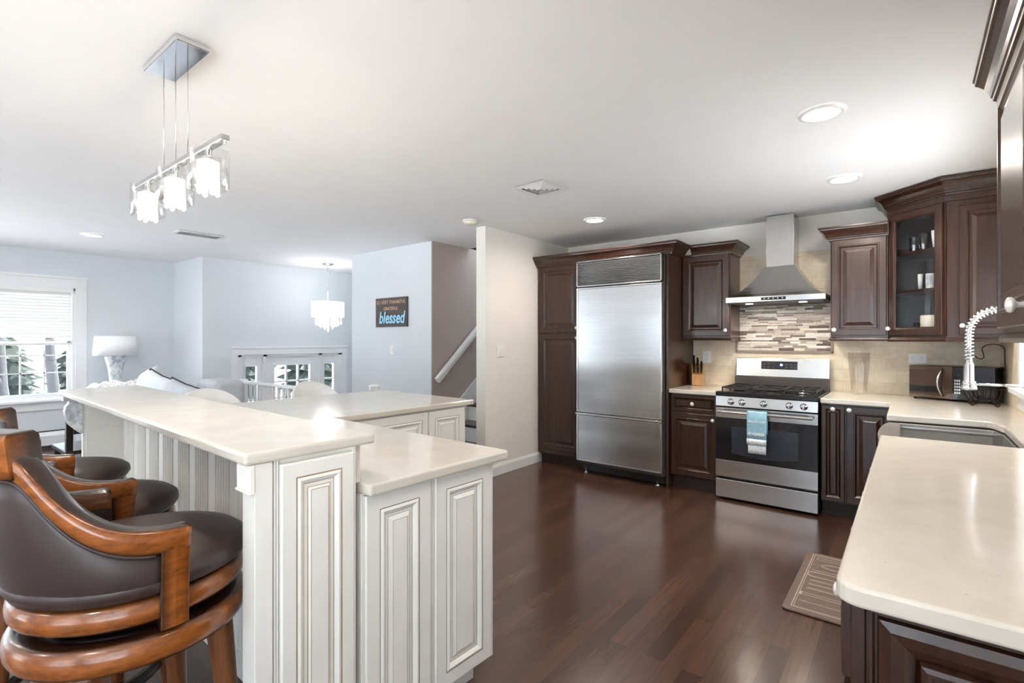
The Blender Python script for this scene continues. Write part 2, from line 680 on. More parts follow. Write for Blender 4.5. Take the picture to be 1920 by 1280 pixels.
# raised-panel profiles  (inset, outward, band material)
T = 0.02
P_DARK = [(0, 0, 0), (0, T - .004, 0), (.004, T, 0), (.046, T, 0), (.049, T + .003, 0), (.055, T + .003, 0), (.060, T - .003, 0), (.067, T - .008, 0),
          (.080, T - .008, 0), (.083, T - .006, 0), (.104, T, 0), (.106, T + .001, 0)]
P_NARROW = [(0, 0, 0), (0, T - .004, 0), (.004, T, 0), (.026, T, 0), (.029, T + .002, 0), (.034, T - .004, 0),
            (.040, T - .008, 0), (.046, T - .008, 0), (.060, T, 0)]
P_DRAWER = [(0, 0, 0), (0, T - .004, 0), (.004, T, 0), (.024, T, 0), (.027, T + .003, 0), (.034, T - .004, 0), (.040, T - .008, 0), (.050, T, 0)]
P_WHITE = [(0, 0, 0), (0, T - .004, 0), (.004, T, 0), (.052, T, 0), (.0535, T - .002, 1), (.055, T, 1), (.064, T + .004, 0), (.070, T, 0),
           (.078, T - .007, 0), (.0795, T - .008, 1), (.088, T - .008, 0), (.0895, T - .008, 1), (.104, T - .001, 0), (.1055, T - .001, 1)]
P_WHITE_N = [(0, 0, 0), (0, T - .004, 0), (.004, T, 0), (.042, T, 0), (.0445, T - .002, 1), (.046, T, 1), (.054, T + .003, 0), (.062, T - .003, 0),
             (.066, T - .006, 0), (.068, T - .007, 1), (.078, T - .007, 0), (.0805, T - .006, 1), (.086, T - .001, 0), (.088, T - .001, 1)]
P_BIG = [(0, 0, 0), (0, T - .004, 0), (.004, T, 0), (.008, T, 0), (.011, T - .010, 0), (.015, T - .010, 0), (.018, T, 0), (.035, T + .004, 0), (.055, T + .001, 0), (.070, T - .006, 0), (.074, T - .010, 0), (.078, T + .004, 0),
         (.086, T + .007, 0), (.093, T + .003, 0), (.096, T - .008, 0), (.112, T - .008, 0), (.126, T - .002, 0), (.128, T - .006, 0), (.131, T - .006, 0), (.134, T, 0)]
CROWN = [(0, 0), (.010, 0), (.012, .010), (.022, .014), (.024, .022), (.030, .026), (.036, .040), (.050, .058), (.068, .070), (.078, .074), (.080, .084), (.086, .088), (.086, .098), (0, .098)]


def crown_prof(z, h=0.098, out=1.0):
    k = h / 0.098
    return [(o * out, z + d * k) for o, d in CROWN]


def knob(parent, T_, x, z, out=T, name='knob', mat=None, s=1.0):
    mb = MB(T_)
    pr = [(0.0, 0.0), (0.007, 0.0), (0.0055, 0.012), (0.008, 0.017), (0.0155, 0.021), (0.0175, 0.027), (0.015, 0.032), (0.008, 0.035), (0.0, 0.0355)]
    mb.lathe([(r * s, z_ * s) for r, z_ in pr], (x, -out, z), 16, axis='Y')
    return mb.build(name, mat or M['knob'], parent)


def panel(parent, T_, x, z, w, h, rings, mat, name='door', label=None):
    mb = MB(T_)
    mb.door(x, z, w, h, rings)
    o = mb.build(name, mat, parent)
    if label:
        o['label'] = label
    return o


def structure(name, mb, mat, **k):
    o = mb.build(name, mat, **k)
    return tag(o, kind='structure')


# ------------------------------------------------------------------ the setting
XW, XWL, YE, YB = -3.28, -3.40, 3.736, 5.258      # wall beside the fridge; stove wall
XR = 0.54                                        # right wall
XL, YJ, XM = -8.50, 2.746, -7.46                 # living room wall, jog, foyer wall
YC, XD, XE = 3.935, -5.80, -4.26                 # wall with the sign
YNEAR = -3.4
FOY = -0.95                                      # landing floor level
YF_END = 6.2

mb = MB()
mb.box(XL, XR, YNEAR, 2.56, -0.06, 0)
mb.box(-4.26, XR, 2.56, YB, -0.06, 0)
mb.box(XL, XM, 2.56, YJ, -0.06, 0)
structure('floor', mb, M['floor'])
mb = MB()
mb.box(XM, XD + 1.5, 2.56, YF_END, FOY - 0.06, FOY)
structure('trim_9', mb, M['floor'])

mb = MB()      # ceiling with an opening over the stairs
mb.box(XL - .1, XE, YNEAR, YF_END, CEIL, CEIL + .1)
mb.box(XE, XWL, YNEAR, 4.55, CEIL, CEIL + .1)
mb.box(XWL, XR + .1, YNEAR, YF_END, CEIL, CEIL + .1)
structure('ceiling', mb, M['ceiling'])

mb = MB()      # stove wall
mb.box(XWL, XR + .1, YB, YB + .1, 0, CEIL)
structure('wall_back', mb, M['wall_warm'])
mb = MB()      # wall beside the tall cabinet, its stair side
mb.box(XWL, XW, YE, YB, 0, CEIL)
structure('wall_partition', mb, M['wall_warm'])
mb = MB()
mb.box(XWL, XW, YB, YF_END, 0, CEIL + 1.6)
structure('wall_stair_right', mb, M['wall_taupe'])
mb = MB()
mb.box(XE, XWL, YF_END + .12, YF_END + .22, 0, CEIL + 1.6)
structure('wall_stair_end', mb, M['wall_taupe'])
mb = MB()
mb.box(XE, XWL, 4.45, 4.55, CEIL + .1, CEIL + 1.6)
structure('wall_stair_front', mb, M['wall_taupe'])
mb = MB()
mb.box(XE - .1, XWL + .1, 4.45, YF_END + .22, CEIL + 1.6, CEIL + 1.7)
structure('ceiling_stair', mb, M['ceiling'])
mb = MB()      # stair's left wall
mb.box(XE - .015, XE, YC + .001, YF_END, FOY, CEIL + 1.6)
structure('wall_stair_left', mb, M['wall_taupe'])
mb = MB()      # wall with the sign
mb.box(XD, XE - .015, YC, YC + .12, FOY, CEIL)
mb.box(XD, XD + .12, YC + .12, YF_END, FOY, CEIL)
structure('wall_sign', mb, M['wall_blue'])
mb = MB()      # foyer end
mb.box(XM, XD, YF_END - .1, YF_END, FOY, CEIL)
mb.box(XM, -4.26, 2.50, 2.56, FOY, -.06)
mb.box(-4.32, -4.26, 2.56, YC, FOY, -.06)
structure('wall_foyer', mb, M['wall_blue'])
# living-room wall with window opening
WY0, WY1, WZ0, WZ1 = -0.45, 1.63, 0.62, 2.03
mb = MB()
mb.box(XL - .14, XL, -.7, WY0, 0, CEIL)
mb.box(XL - .14, XL, YNEAR, -3.2, 0, CEIL)
mb.box(XL - .14, XL, -3.2, -.7, 0, .20)
mb.box(XL - .14, XL, -3.2, -.7, 2.25, CEIL)
mb.box(XL - .14, XL, WY1, YJ + .1, 0, CEIL)
mb.box(XL - .14, XL, WY0, WY1, 0, WZ0)
mb.box(XL - .14, XL, WY0, WY1, WZ1, CEIL)
structure('wall_left', mb, M['wall_blue'])
mb = MB()
mb.box(XL, XM, YJ, YJ + .1, 0, CEIL)
structure('wall_jog', mb, M['wall_blue'])
# foyer wall with the entry door opening
DY0, DY1, DZ1 = 3.20, 4.86, 1.15
mb = MB()
mb.box(XM - .12, XM, YJ + .1, DY0, FOY, CEIL)
mb.box(XM - .12, XM, YJ, YJ + .1, FOY, 0)
mb.box(XM - .12, XM, 2.44, YJ, FOY, -.06)
mb.box(XM - .12, XM, DY1, YF_END, FOY, CEIL)
mb.box(XM - .12, XM, DY0, DY1, DZ1, CEIL)
structure('wall_entry', mb, M['wall_blue'])
# right wall with the sink window
SY0, SY1, SZ0, SZ1 = 3.05, 4.33, 1.07, 1.92
mb = MB()
mb.box(XR, XR + .12, SY1, YB, 0, CEIL)
mb.box(XR, XR + .12, -.5, SY0, 0, CEIL)
mb.box(XR, XR + .12, YNEAR, -2.8, 0, CEIL)
mb.box(XR, XR + .12, -2.8, -.5, 0, .30)
mb.box(XR, XR + .12, -2.8, -.5, 2.20, CEIL)
mb.box(XR, XR + .12, SY0, SY1, 0, SZ0)
mb.box(XR, XR + .12, SY0, SY1, SZ1, CEIL)
structure('wall_right', mb, M['wall_warm'])
# wall behind the viewer: its windows are unseen, added to let daylight in
mb = MB()
mb.box(XL - .14, XR + .12, YNEAR - .12, YNEAR, 2.25, CEIL + .1)
mb.box(XL - .14, XR + .12, YNEAR - .12, YNEAR, -.06, 0.25)
for x0, x1 in ((XL - .14, -8.40), (-7.35, -4.95), (-3.60, -1.45), (.15, XR + .12)):
    mb.box(x0, x1, YNEAR - .12, YNEAR, 0.25, 2.25)
structure('wall_near', mb, M['wall_blue'])


def added_window(name, T_, w, z0, z1):
    """two-light window in an opening of width w, local frame facing -Y"""
    mb = MB(T_)
    for a in (0, w / 2 - .03, w - .06):
        mb.box(a, a + .06, .02, .1, z0, z1)
    for z in (z0, (z0 + z1) / 2 - .03, z1 - .06):
        mb.box(0, w, .02, .1, z, z + .06)
    wn = structure(name, mb, M['white_paint'])
    mb = MB(T_)
    mb.box(0, w, .060, .065, z0, z1)
    mb.build('pane', M['glass'], wn)


added_window('added_window_3', Tr(-3.60, YNEAR, 0, R(180)), 1.35, .25, 2.25)  # these windows are out of view, added to brighten the room
added_window('added_window_4', Tr(.15, YNEAR, 0, R(180)), 1.60, .25, 2.25)
added_window('added_window_5', Tr(XR, -.5, 0, FACE_NX), 2.3, .30, 2.20)
added_window('added_window_6', Tr(XL, -3.2, 0, FACE_PX), 2.5, .20, 2.25)
added_window('added_window_7', Tr(-7.35, YNEAR, 0, R(180)), 1.05, .25, 2.25)

# baseboards
BASE = [(0, 0), (.014, 0), (.014, .085), (.009, .1), (.004, .11), (0, .11)]
mb = MB()
mb.sweep([(XW, YB), (XW, YE), (XWL, YE)], BASE, side=-1)
structure('baseboard_partition', mb, M['white_paint'])
mb = MB()
mb.sweep([(XM, YJ), (XL, YJ), (XL, YNEAR)], BASE, side=-1)
structure('baseboard_left', mb, M['white_paint'])

# travertine splashback on the stove wall and the corner
mb = MB()
mb.box(-1.735, XR, YB - .008, YB, .905, 1.40)
mb.box(-1.31, -.52, YB - .008, YB, 1.40, 2.17)
mb.box(XR - .008, XR, SY1 + .08, YB - .008, .905, 1.40)
mb.box(XR - .008, XR, 1.1, SY1 + .08, .905, SZ0 - .05)
structure('trim_1', mb, M['travertine'])

# ------------------------------------------------------------------ windows and entry door
def casing(mb, T_, w, h, cw=.11, t=.02, sill=True):
    """trim around an opening w x h, facing -Y, lower-left corner of the opening at local origin"""
    old = mb.T
    mb.T = T_
    mb.box(-cw, 0, -t, 0, -0.0, h)
    mb.box(w, w + cw, -t, 0, -0.0, h)
    mb.box(-cw, w + cw, -t, 0, h, h + cw)
    mb.box(-cw - .006, w + cw + .006, -t - .012, 0, h + cw, h + cw + .035)
    if sill:
        mb.box(-cw - .02, w + cw + .02, -t - .04, .02, -.03, 0)
        mb.box(-cw, w + cw, -t, 0, -.13, -.03)
    mb.T = old


# left window: opening in the X = XL wall, facing +X
TL = Tr(XL, WY0, WZ0, FACE_PX)
mb = MB()
casing(mb, TL, WY1 - WY0, WZ1 - WZ0, cw=.115)
win1 = structure('window_1', mb, M['white_paint'], bevel=.003)
W_ = WY1 - WY0
H_ = WZ1 - WZ0
mb = MB(TL)      # jamb and mullion
mb.box(0, .03, .0, .14, 0, H_); mb.box(W_ - .03, W_, .0, .14, 0, H_)
mb.box(0, W_, .0, .14, H_ - .03, H_); mb.box(0, W_, .0, .14, 0, .02)
mb.box(W_ / 2 - .06, W_ / 2 + .06, .0, .12, 0, H_)
mb.build('frame', M['white_paint'], win1, bevel=.002)
for i, x0 in enumerate((.03, W_ / 2 + .06)):
    x1 = x0 + W_ / 2 - .09
    mb = MB(TL)
    mb.box(x0, x0 + .04, .05, .09, .02, H_ - .03); mb.box(x1 - .04, x1, .05, .09, .02, H_ - .03)
    mb.box(x0, x1, .05, .09, .02, .07); mb.box(x0, x1, .05, .09, H_ / 2 - .02, H_ / 2 + .02); mb.box(x0, x1, .05, .09, H_ - .07, H_ - .03)
    for kx in (1, 2, 3):
        xx = x0 + .04 + (x1 - x0 - .08) * kx / 4
        mb.box(xx - .008, xx + .008, .055, .08, .07, H_ - .07)
    for zz in (.33, .55, 1.0, 1.2):
        mb.box(x0 + .04, x1 - .04, .055, .08, zz - .008, zz + .008)
    s = mb.build('sash', M['white_paint'], win1)
    mb = MB(TL)
    mb.box(x0 + .04, x1 - .04, .066, .070, .07, H_ - .07)
    mb.build('pane', M['glass'], s)
# blind
bl = thing('window_blind', 'white horizontal slat blind half lowered over the living room window', 'blind', (XL + .02, (WY0 + WY1) / 2, 1.34))
mb = MB(TL)
mb.box(.02, W_ - .02, -.03, .03, H_ - .06, H_ - .0)
mb.build('headrail', M['white_plastic'], bl, bevel=.003)
mb = MB(TL)
z = H_ - .075
while z > .76:
    mb.loft([[(x, -.009, z - .0215), (x, -.0075, z - .017), (x, .001, z + .002), (x, .0075, z + .0225), (x, .0095, z + .0225), (x, .0035, z + .001), (x, -.0055, z - .0225)] for x in (.035, W_ - .035)], smooth=False)
    z -= .0385
mb.build('slats', M['white_plastic'], bl)
mb = MB(TL)
for j in range(5):
    mb.box(.035, W_ - .035, -.010, .028, .705 + j * .010, .7095 + j * .010)
mb.box(.03, W_ - .03, -.014, .030, .680, .703)
mb.build('bottom_rail', M['vent'], bl, bevel=.002)
for x in (.15, W_ * .5 - .1, W_ * .5 + .1, W_ - .15):
    mb = MB(TL)
    mb.tube([(x, -.008, .69), (x, -.008, H_ - .03)], .0015, 5)
    mb.build('cord', M['white_plastic'], bl)

# baseboard heater under the window
ht = thing('baseboard_heater', 'white baseboard heater running under the living room window', 'heater', (XL + .05, .6, 0))
mb = MB(Tr(XL + .001, WY0 - .3, 0, FACE_PX))
L = WY1 - WY0 + .35
mb.loft([[(x, -.015, .03), (x, -.065, .05), (x, -.07, .17), (x, -.045, .21), (x, -.015, .215)] for x in (0, L)], smooth=False)
mb.build('cover', M['white_paint'], ht, bevel=.002)
mb = MB(Tr(XL + .001, WY0 - .3, 0, FACE_PX))
mb.box(0, L, -.015, -.013, .0, .23); mb.box(0, L, -.06, -.015, .0, .028)
mb.build('back_plate', M['grey_panel'], ht)

# sink window (right wall, facing -X)
TS = Tr(XR, SY1, SZ0, FACE_NX)
ws, hs = SY1 - SY0, SZ1 - SZ0
mb = MB()
casing(mb, TS, ws, hs, cw=.075, t=.018)
win2 = structure('window_2', mb, M['white_paint'], bevel=.003)
mb = MB(TS)
mb.box(0, .05, .03, .09, 0, hs); mb.box(ws - .05, ws, .03, .09, 0, hs); mb.box(0, ws, .03, .09, 0, .05); mb.box(0, ws, .03, .09, hs - .05, hs)
mb.box(ws / 2 - .03, ws / 2 + .03, .03, .09, 0, hs)
mb.build('frame', M['white_paint'], win2)
mb = MB(TS)
mb.box(.05, ws - .05, .058, .062, .05, hs - .05)
mb.build('pane', M['glass'], win2)

# entry doors in the foyer (facing +X)
TD = Tr(XM, DY0, FOY, FACE_PX)
wd_, hd = DY1 - DY0, DZ1 - FOY
mb = MB()
casing(mb, TD, wd_, hd, cw=.09, t=.02, sill=False)
door1 = structure('door_1', mb, M['white_paint'], bevel=.003)
mb = MB(TD)
for x in (0, .36, wd_ - .36 - .05, wd_ - .05):
    mb.box(x, x + .05, .0, .12, 0, hd)
mb.box(0, wd_, .0, .12, hd - .03, hd)
mb.build('frame', M['white_paint'], door1)


def lite_leaf(x0, x1, gx0, gx1, gz0, gz1, cols, rows, name):
    mb = MB(TD)
    y0, y1 = .035, .08
    mb.box(x0, gx0, y0, y1, 0, hd - .03); mb.box(gx1, x1, y0, y1, 0, hd - .03)
    mb.box(gx0, gx1, y0, y1, 0, gz0); mb.box(gx0, gx1, y0, y1, gz1, hd - .03)
    for i in range(1, cols):
        x = gx0 + (gx1 - gx0) * i / cols
        mb.box(x - .012, x + .012, y0, y1, gz0, gz1)
    for i in range(1, rows):
        z_ = gz0 + (gz1 - gz0) * i / rows
        mb.box(gx0, gx1, y0, y1, z_ - .012, z_ + .012)
    # sticking around the glass
    for a, b, c, d in ((gx0 - .02, gx0, gz0 - .02, gz1 + .02), (gx1, gx1 + .02, gz0 - .02, gz1 + .02), (gx0, gx1, gz0 - .02, gz0), (gx0, gx1, gz1, gz1 + .02)):
        mb.box(a, b, y0 - .01, y0, c, d)
    o = mb.build(name, M['white_paint'], door1, bevel=.002)
    mb = MB(TD)
    mb.box(gx0, gx1, .056, .060, gz0, gz1)
    mb.build('pane', M['glass'], o)
    return o


lite_leaf(.05, .36, .12, .28, .95, 1.93, 1, 4, 'side_light')
lite_leaf(wd_ - .36, wd_ - .05, wd_ - .30, wd_ - .13, .95, 1.93, 1, 4, 'side_light')
lf = lite_leaf(.41, wd_ - .41, .54, wd_ - .55, .95, 1.93, 3, 4, 'door_leaf')
mb = MB(TD)
mb.lathe([(0, 0), (.028, 0), (.028, .008), (.012, .012), (.012, .04), (.03, .05), (.03, .065), (0, .075)], (.47, .035, .95), 16, axis='Y')
mb.build('door_knob', M['nickel'], lf)

# ------------------------------------------------------------------ outdoors
mb = MB()
mb.box(-60, 40, -40, 50, -1.6, -1.5)
tag(mb.build('snowy_ground', M['snow']), kind='structure')


def bare_tree(x, y, h, r, label):
    t = thing('tree', label, 'tree', (x, y, -1.5), 0, 'trees outside')
    mb = MB()
    p = [Vector((x, y, -1.5))]
    for i in range(6):
        p.append(p[-1] + Vector((random.uniform(-.12, .12), random.uniform(-.12, .12), h / 6)))
    mb.tube(p, [r * (1 - .12 * i) for i in range(7)], 9)
    mb.build('trunk', M['bark'], t)
    for i in range(7):
        b = p[random.randint(2, 5)]
        a = random.uniform(0, 6.28)
        q = [b, b + Vector((math.cos(a) * .6, math.sin(a) * .6, .5)), b + Vector((math.cos(a) * 1.3, math.sin(a) * 1.3, 1.3)), b + Vector((math.cos(a) * 1.7, math.sin(a) * 1.7, 2.2))]
        mb = MB()
        mb.tube(q, [r * .4, r * .28, r * .16, r * .06], 6)
        mb.build('branch', M['bark'], t)


def conifer(x, y, h, w, label):
    t = thing('evergreen_tree', label, 'tree', (x, y, -1.5), 0, 'evergreens outside')
    mb = MB()
    mb.tube([(x, y, -1.5), (x, y, -1.5 + h * .9)], [.12, .03], 7)
    mb.build('trunk', M['bark'], t)
    mb = MB()
    n = 9
    for k in range(n):
        z0 = -1.3 + h * k / n
        rr = w * (1 - k / n) + .15
        ring = []
        m = 22
        top = mb.v((x, y, z0 + h * .22))
        vs = []
        for i in range(m):
            a = 6.283 * i / m
            q = rr * (1.0 if i % 2 else .68) * random.uniform(.85, 1.1)
            vs.append(mb.v((x + q * math.cos(a), y + q * math.sin(a), z0 + random.uniform(-.1, .1))))
        for i in range(m):
            mb.f([vs[i], vs[(i + 1) % m], top])
        mb.f(list(reversed(vs)))
    mb.build('foliage', M['conifer'], t)


for (x, y, h, r, lab) in ((-13.5, 1.68, 6, .15, 'bare grey tree trunk seen through the left window, nearer the frame edge'), (-18.5, 3.1, 7, .16, 'bare grey tree trunk seen through the right panes of the left window'),
                          (-13.8, 6.9, 6, .10, 'bare tree seen through the entry door glass'), (-19, 11.4, 7, .14, 'bare tree seen through the right side light of the entry door')):
    bare_tree(x, y, h, r, lab)
for (x, y, h, w, lab) in ((-27, 2.5, 4.4, 1.9, 'snow-dusted evergreen filling the left window panes'), (-32, 6.6, 4.4, 1.9, 'snow-dusted evergreen far off, right of the left window'),
                          (-38, 4.0, 4.6, 2.0, 'snow-dusted evergreen farthest off in the left window'),
                          (-26, 11.0, 4.4, 1.9, 'snow-dusted evergreen behind the left of the entry door'), (-27, 15.6, 4.4, 1.9, 'snow-dusted evergreen behind the right of the entry door')):
    conifer(x, y, h, w, lab)

# ------------------------------------------------------------------ ceiling fittings
def can(x, y, label, r=.085, power=CAN_W, color=(1, .93, .84)):
    t = thing('recessed_light', label, 'ceiling light', (x, y, CEIL - .012), 0, 'recessed ceiling lights')
    mb = MB()
    mb.lathe([(r - .008, -.001), (r - .008, -.010), (r, -.013), (r + .014, -.010), (r + .018, -.001)], (x, y, CEIL), 28)
    mb.build('trim_ring', M['white_plastic'], t)
    mb = MB()
    mb.lathe([(0, -.006), (r - .008, -.006), (r - .008, -.0015), (0, -.0015)], (x, y, CEIL), 28)
    mb.build('lens', M['lamp_lens'], t)
    area_light('recessed_lamp_light', (x, y, CEIL - .02), (0, 0, 0), r * 1.8, 0, power, color, 'DISK', 170)


can_labels = ['large lit round recessed light nearest the sink counter', 'lit round recessed light in front of the corner cabinet', 'lit round recessed light above the refrigerator',
              'glaring recessed light at the far left over the living room'] + ['added lit recessed light in the ceiling, out of view'] * 5
for (x, y), l in zip(CANS, can_labels):
    if y > 2.5:
        can(x, y, l, power=11.0, color=(1, .89, .77))
    else:
        can(x, y, l)


def vent4(cx, cy, s, rz):
    t = thing('ceiling_vent', 'square white four-way air vent in the kitchen ceiling', 'vent', (cx, cy, CEIL - .02), rz)
    T_ = Tr(cx, cy, CEIL, rz)
    mb = MB(T_)
    h = s / 2
    mb.box(-h * .86, h * .86, -h * .86, h * .86, -.004, -.0015)
    mb.build('cavity', M['vent_dark'], t)
    mb = MB(T_)
    for k in range(5):
        a = h * (1 - k * .19)
        b = a - h * (.10 if k else .16)
        z0, z1 = -.016 - k * .002, -.004
        for s0 in range(4):
            c, s_ = [(1, 0), (0, 1), (-1, 0), (0, -1)][s0]
            def P(x, y, z):
                return mb.v((x * c - y * s_, x * s_ + y * c, z))
            q = [P(-a, -a, z1 if k else -.012), P(a, -a, z1 if k else -.012), P(b, -b, z0), P(-b, -b, z0)]
            mb.f(q)
    mb.build('louvres', M['vent'], t, solid=.0015)
    return t


vent4(-2.131, 3.04, .30, R(-4))
vt = thing('ceiling_vent', 'slim rectangular white air vent in the living room ceiling', 'vent', (-5.93, 2.15, CEIL - .012))
mb = MB(Tr(-5.93, 2.15, CEIL, R(0)))
mb.box(-.09, .09, -.22, .22, -.012, -.0015)
mb.build('frame', M['vent'], vt, bevel=.003)
mb = MB(Tr(-5.93, 2.15, CEIL, 0))
for i in range(4):
    mb.box(-.065 + i * .037, -.065 + i * .037 + .012, -.19, .19, -.014, -.0125)
mb.build('slots', M['vent_dark'], vt)
sd = thing('smoke_detector', 'small round white smoke detector on the ceiling by the wall end', 'smoke detector', (-3.24, 3.48, CEIL - .04))
mb = MB()
mb.lathe([(0, -.001), (.075, -.001), (.075, -.012), (.062, -.014), (0, -.014)], (-3.24, 3.48, CEIL), 28)
mb.build('base', M['white_plastic'], sd)
mb = MB()
mb.lathe([(0, -.014), (.062, -.015), (.058, -.036), (.045, -.042), (0, -.044)], (-3.24, 3.48, CEIL), 28)
mb.build('cover', M['candle'], sd)

# pendant over the bar
PX, PY = -2.285, .745
pd = thing('bar_pendant_light', 'chrome three-light linear pendant with clear glass shades over the raised bar', 'pendant light', (PX, PY, 1.88))
mb = MB()
mb.box(PX - .178, PX + .178, PY - .058, PY + .058, CEIL - .023, CEIL - .001)
mb.build('canopy', M['chrome'], pd, bevel=.003)
for x in (PX - .13, PX, PX + .125):
    mb = MB()
    mb.tube([(x, PY, 2.06), (x, PY, CEIL - .022)], .0016, 6)
    mb.build('cable', M['nickel'], pd)
mb = MB()
mb.box(-2.77, -1.83, PY - .014, PY + .014, 2.045, 2.065)
mb.build('crossbar', M['steel_bright'], pd, bevel=.002)
for x in (-2.61, -2.29, -1.97):
    mb = MB()
    mb.lathe([(0, 2.05), (.012, 2.05), (.012, 2.02), (.022, 2.018), (.022, 2.0), (0, 2.0)], (x, PY, 0), 16)
    hld = mb.build('lamp_holder', M['chrome'], pd)
    mb = MB()
    sh = []
    for i in range(20):
        a = 2 * math.pi * i / 20
        q = (abs(math.cos(a)) ** 4 + abs(math.sin(a)) ** 4) ** -.25 * .058
        sh.append((q * math.cos(a), q * math.sin(a)))
    mb.loft([[(x + p * k, PY + q * k, z_) for p, q in sh] for z_, k in ((1.905, 1), (2.04, 1))], cap=False)
    s = mb.build('glass_shade', M['shade_glass'], pd, solid=.006)
    mb = MB()
    mb.lathe([(0, 1.915), (.034, 1.915), (.034, 2.0), (0, 2.0)], (x, PY, 0), 20)
    mb.build('crystal_tube', M['lit_crystal'], pd)
    for i in range(8):
        a = 2 * math.pi * i / 8
        mb = MB()
        cx, cy = x + .030 * math.cos(a), PY + .030 * math.sin(a)
        mb.lathe([(0, 1.880 + (i % 2) * .01), (.008, 1.886 + (i % 2) * .01), (.008, 1.93), (0, 1.93)], (cx, cy, 0), 6, smooth=False)
        mb.build('crystal_drop', M['lit_drops'], pd)
    l = bpy.data.lights.new('pendant_bulb_light', 'POINT')
    l.energy = 5
    l.color = (1, .86, .68)
    l.shadow_soft_size = .04
    o = bpy.data.objects.new('pendant_bulb_light', l)
    COL.objects.link(o)
    o.location = (x, PY, 1.86)

# drum pendant in the foyer
FX, FY = -6.72, 4.15
dp = thing('drum_chandelier', 'lit white drum shade pendant with crystal drops hanging in the foyer', 'pendant light', (FX, FY, 1.55))
mb = MB()
mb.lathe([(0, -.03), (.05, -.028), (.085, -.012), (.085, -.001), (0, -.001)], (FX, FY, CEIL), 24)
mb.build('ceiling_rose', M['nickel'], dp)
mb = MB()
mb.tube([(FX, FY, 1.93), (FX, FY, CEIL - .02)], .005, 6)
mb.build('stem', M['nickel'], dp)
mb = MB()
mb.lathe([(.225, 1.70), (.225, 1.92), (.221, 1.92), (.221, 1.70), (.225, 1.70)], (FX, FY, 0), 40)
mb.build('drum_shade', M['lit_drum'], dp)
mb = MB()
mb.lathe([(0, 1.699), (.21, 1.699), (.21, 1.703), (0, 1.703)], (FX, FY, 0), 32)
mb.build('diffuser', M['lit_drum'], dp)
for i in range(26):
    a = 2 * math.pi * i * .382
    r = .19 * math.sqrt(i / 26)
    L = .10 + .12 * (1 - r / .19)
    mb = MB()
    cx, cy = FX + r * math.cos(a), FY + r * math.sin(a)
    mb.lathe([(0, 1.695), (.006, 1.69), (.010, 1.695 - L * .5), (.014, 1.695 - L * .85), (0, 1.695 - L)], (cx, cy, 0), 6, smooth=False)
    mb.build('crystal_drop', M['lit_drops'], dp)
l = bpy.data.lights.new('drum_bulb_light', 'POINT')
l.energy = 4
l.color = (.95, .97, 1)
l.shadow_soft_size = .08
o = bpy.data.objects.new('drum_bulb_light', l)
COL.objects.link(o)
o.location = (FX, FY, 2.02)

# ------------------------------------------------------------------ kitchen: stove wall
TF = Tr(0, 4.62, 0)          # door planes facing the room
GRP_DOORS = None

# refrigerator surround : pantry, header, end panel, crown
pc = thing('pantry_cabinet', 'tall dark espresso pantry cabinet and surround left of and over the steel refrigerator', 'cabinet', (-2.99, 4.93, 0))
mb = MB()
mb.box(-3.268, -2.70, 4.62, YB - .01, .115, 2.19)
mb.box(-2.70, -1.757, 4.60, YB - .01, 2.168, 2.19)
mb.build('body', M['espresso'], pc, bevel=.002)
mb = MB()
mb.box(-3.262, -2.705, 4.68, YB - .02, 0, .114)
mb.build('toe_kick', M['espresso_toe'], pc)
mb = MB()
mb.box(-1.779, -1.757, 4.56, YB - .01, 0.0, 2.167)
mb.build('end_panel', M['espresso'], pc, bevel=.0015)
d = panel(pc, TF, -3.235, .165, .515, 1.262, P_DARK, M['espresso'])
knob(d, TF, -2.752, 1.385)
d = panel(pc, TF, -3.235, 1.442, .515, .725, P_DARK, M['espresso'])
knob(d, TF, -2.752, 1.492)
mb = MB()
mb.sweep([(-3.27, 4.60), (-1.745, 4.60), (-1.745, 4.905)], crown_prof(2.168, .108))
mb.build('crown_molding', M['espresso'], pc)

# refrigerator
rf = thing('refrigerator', 'built-in stainless steel refrigerator with louvred grille on top and freezer drawer below', 'refrigerator', (-2.235, 4.85, 0))
mb = MB()
mb.box(-2.692, -1.786, 4.525, 5.18, .10, 2.163)
mb.build('cabinet_shell', M['grey_panel'], rf)
fx0, fx1 = -2.690, -1.788


def fridge_door(name, z0, z1):
    mb = MB()
    mb.box(fx0 + .016, fx1 - .016, 4.484, 4.524, z0 + .012, z1 - .012)
    o = mb.build(name, M['steel'], rf, bevel=.002)
    mb = MB()
    mb.box(fx0, fx0 + .016, 4.478, 4.524, z0, z1)
    mb.box(fx1 - .016, fx1, 4.478, 4.524, z0, z1)
    mb.box(fx0 + .016, fx1 - .016, 4.478, 4.524, z0, z0 + .012)
    mb.box(fx0 + .016, fx1 - .016, 4.478, 4.524, z1 - .012, z1)
    mb.build('trim_frame', M['steel_bright'], o, bevel=.0015)
    return o


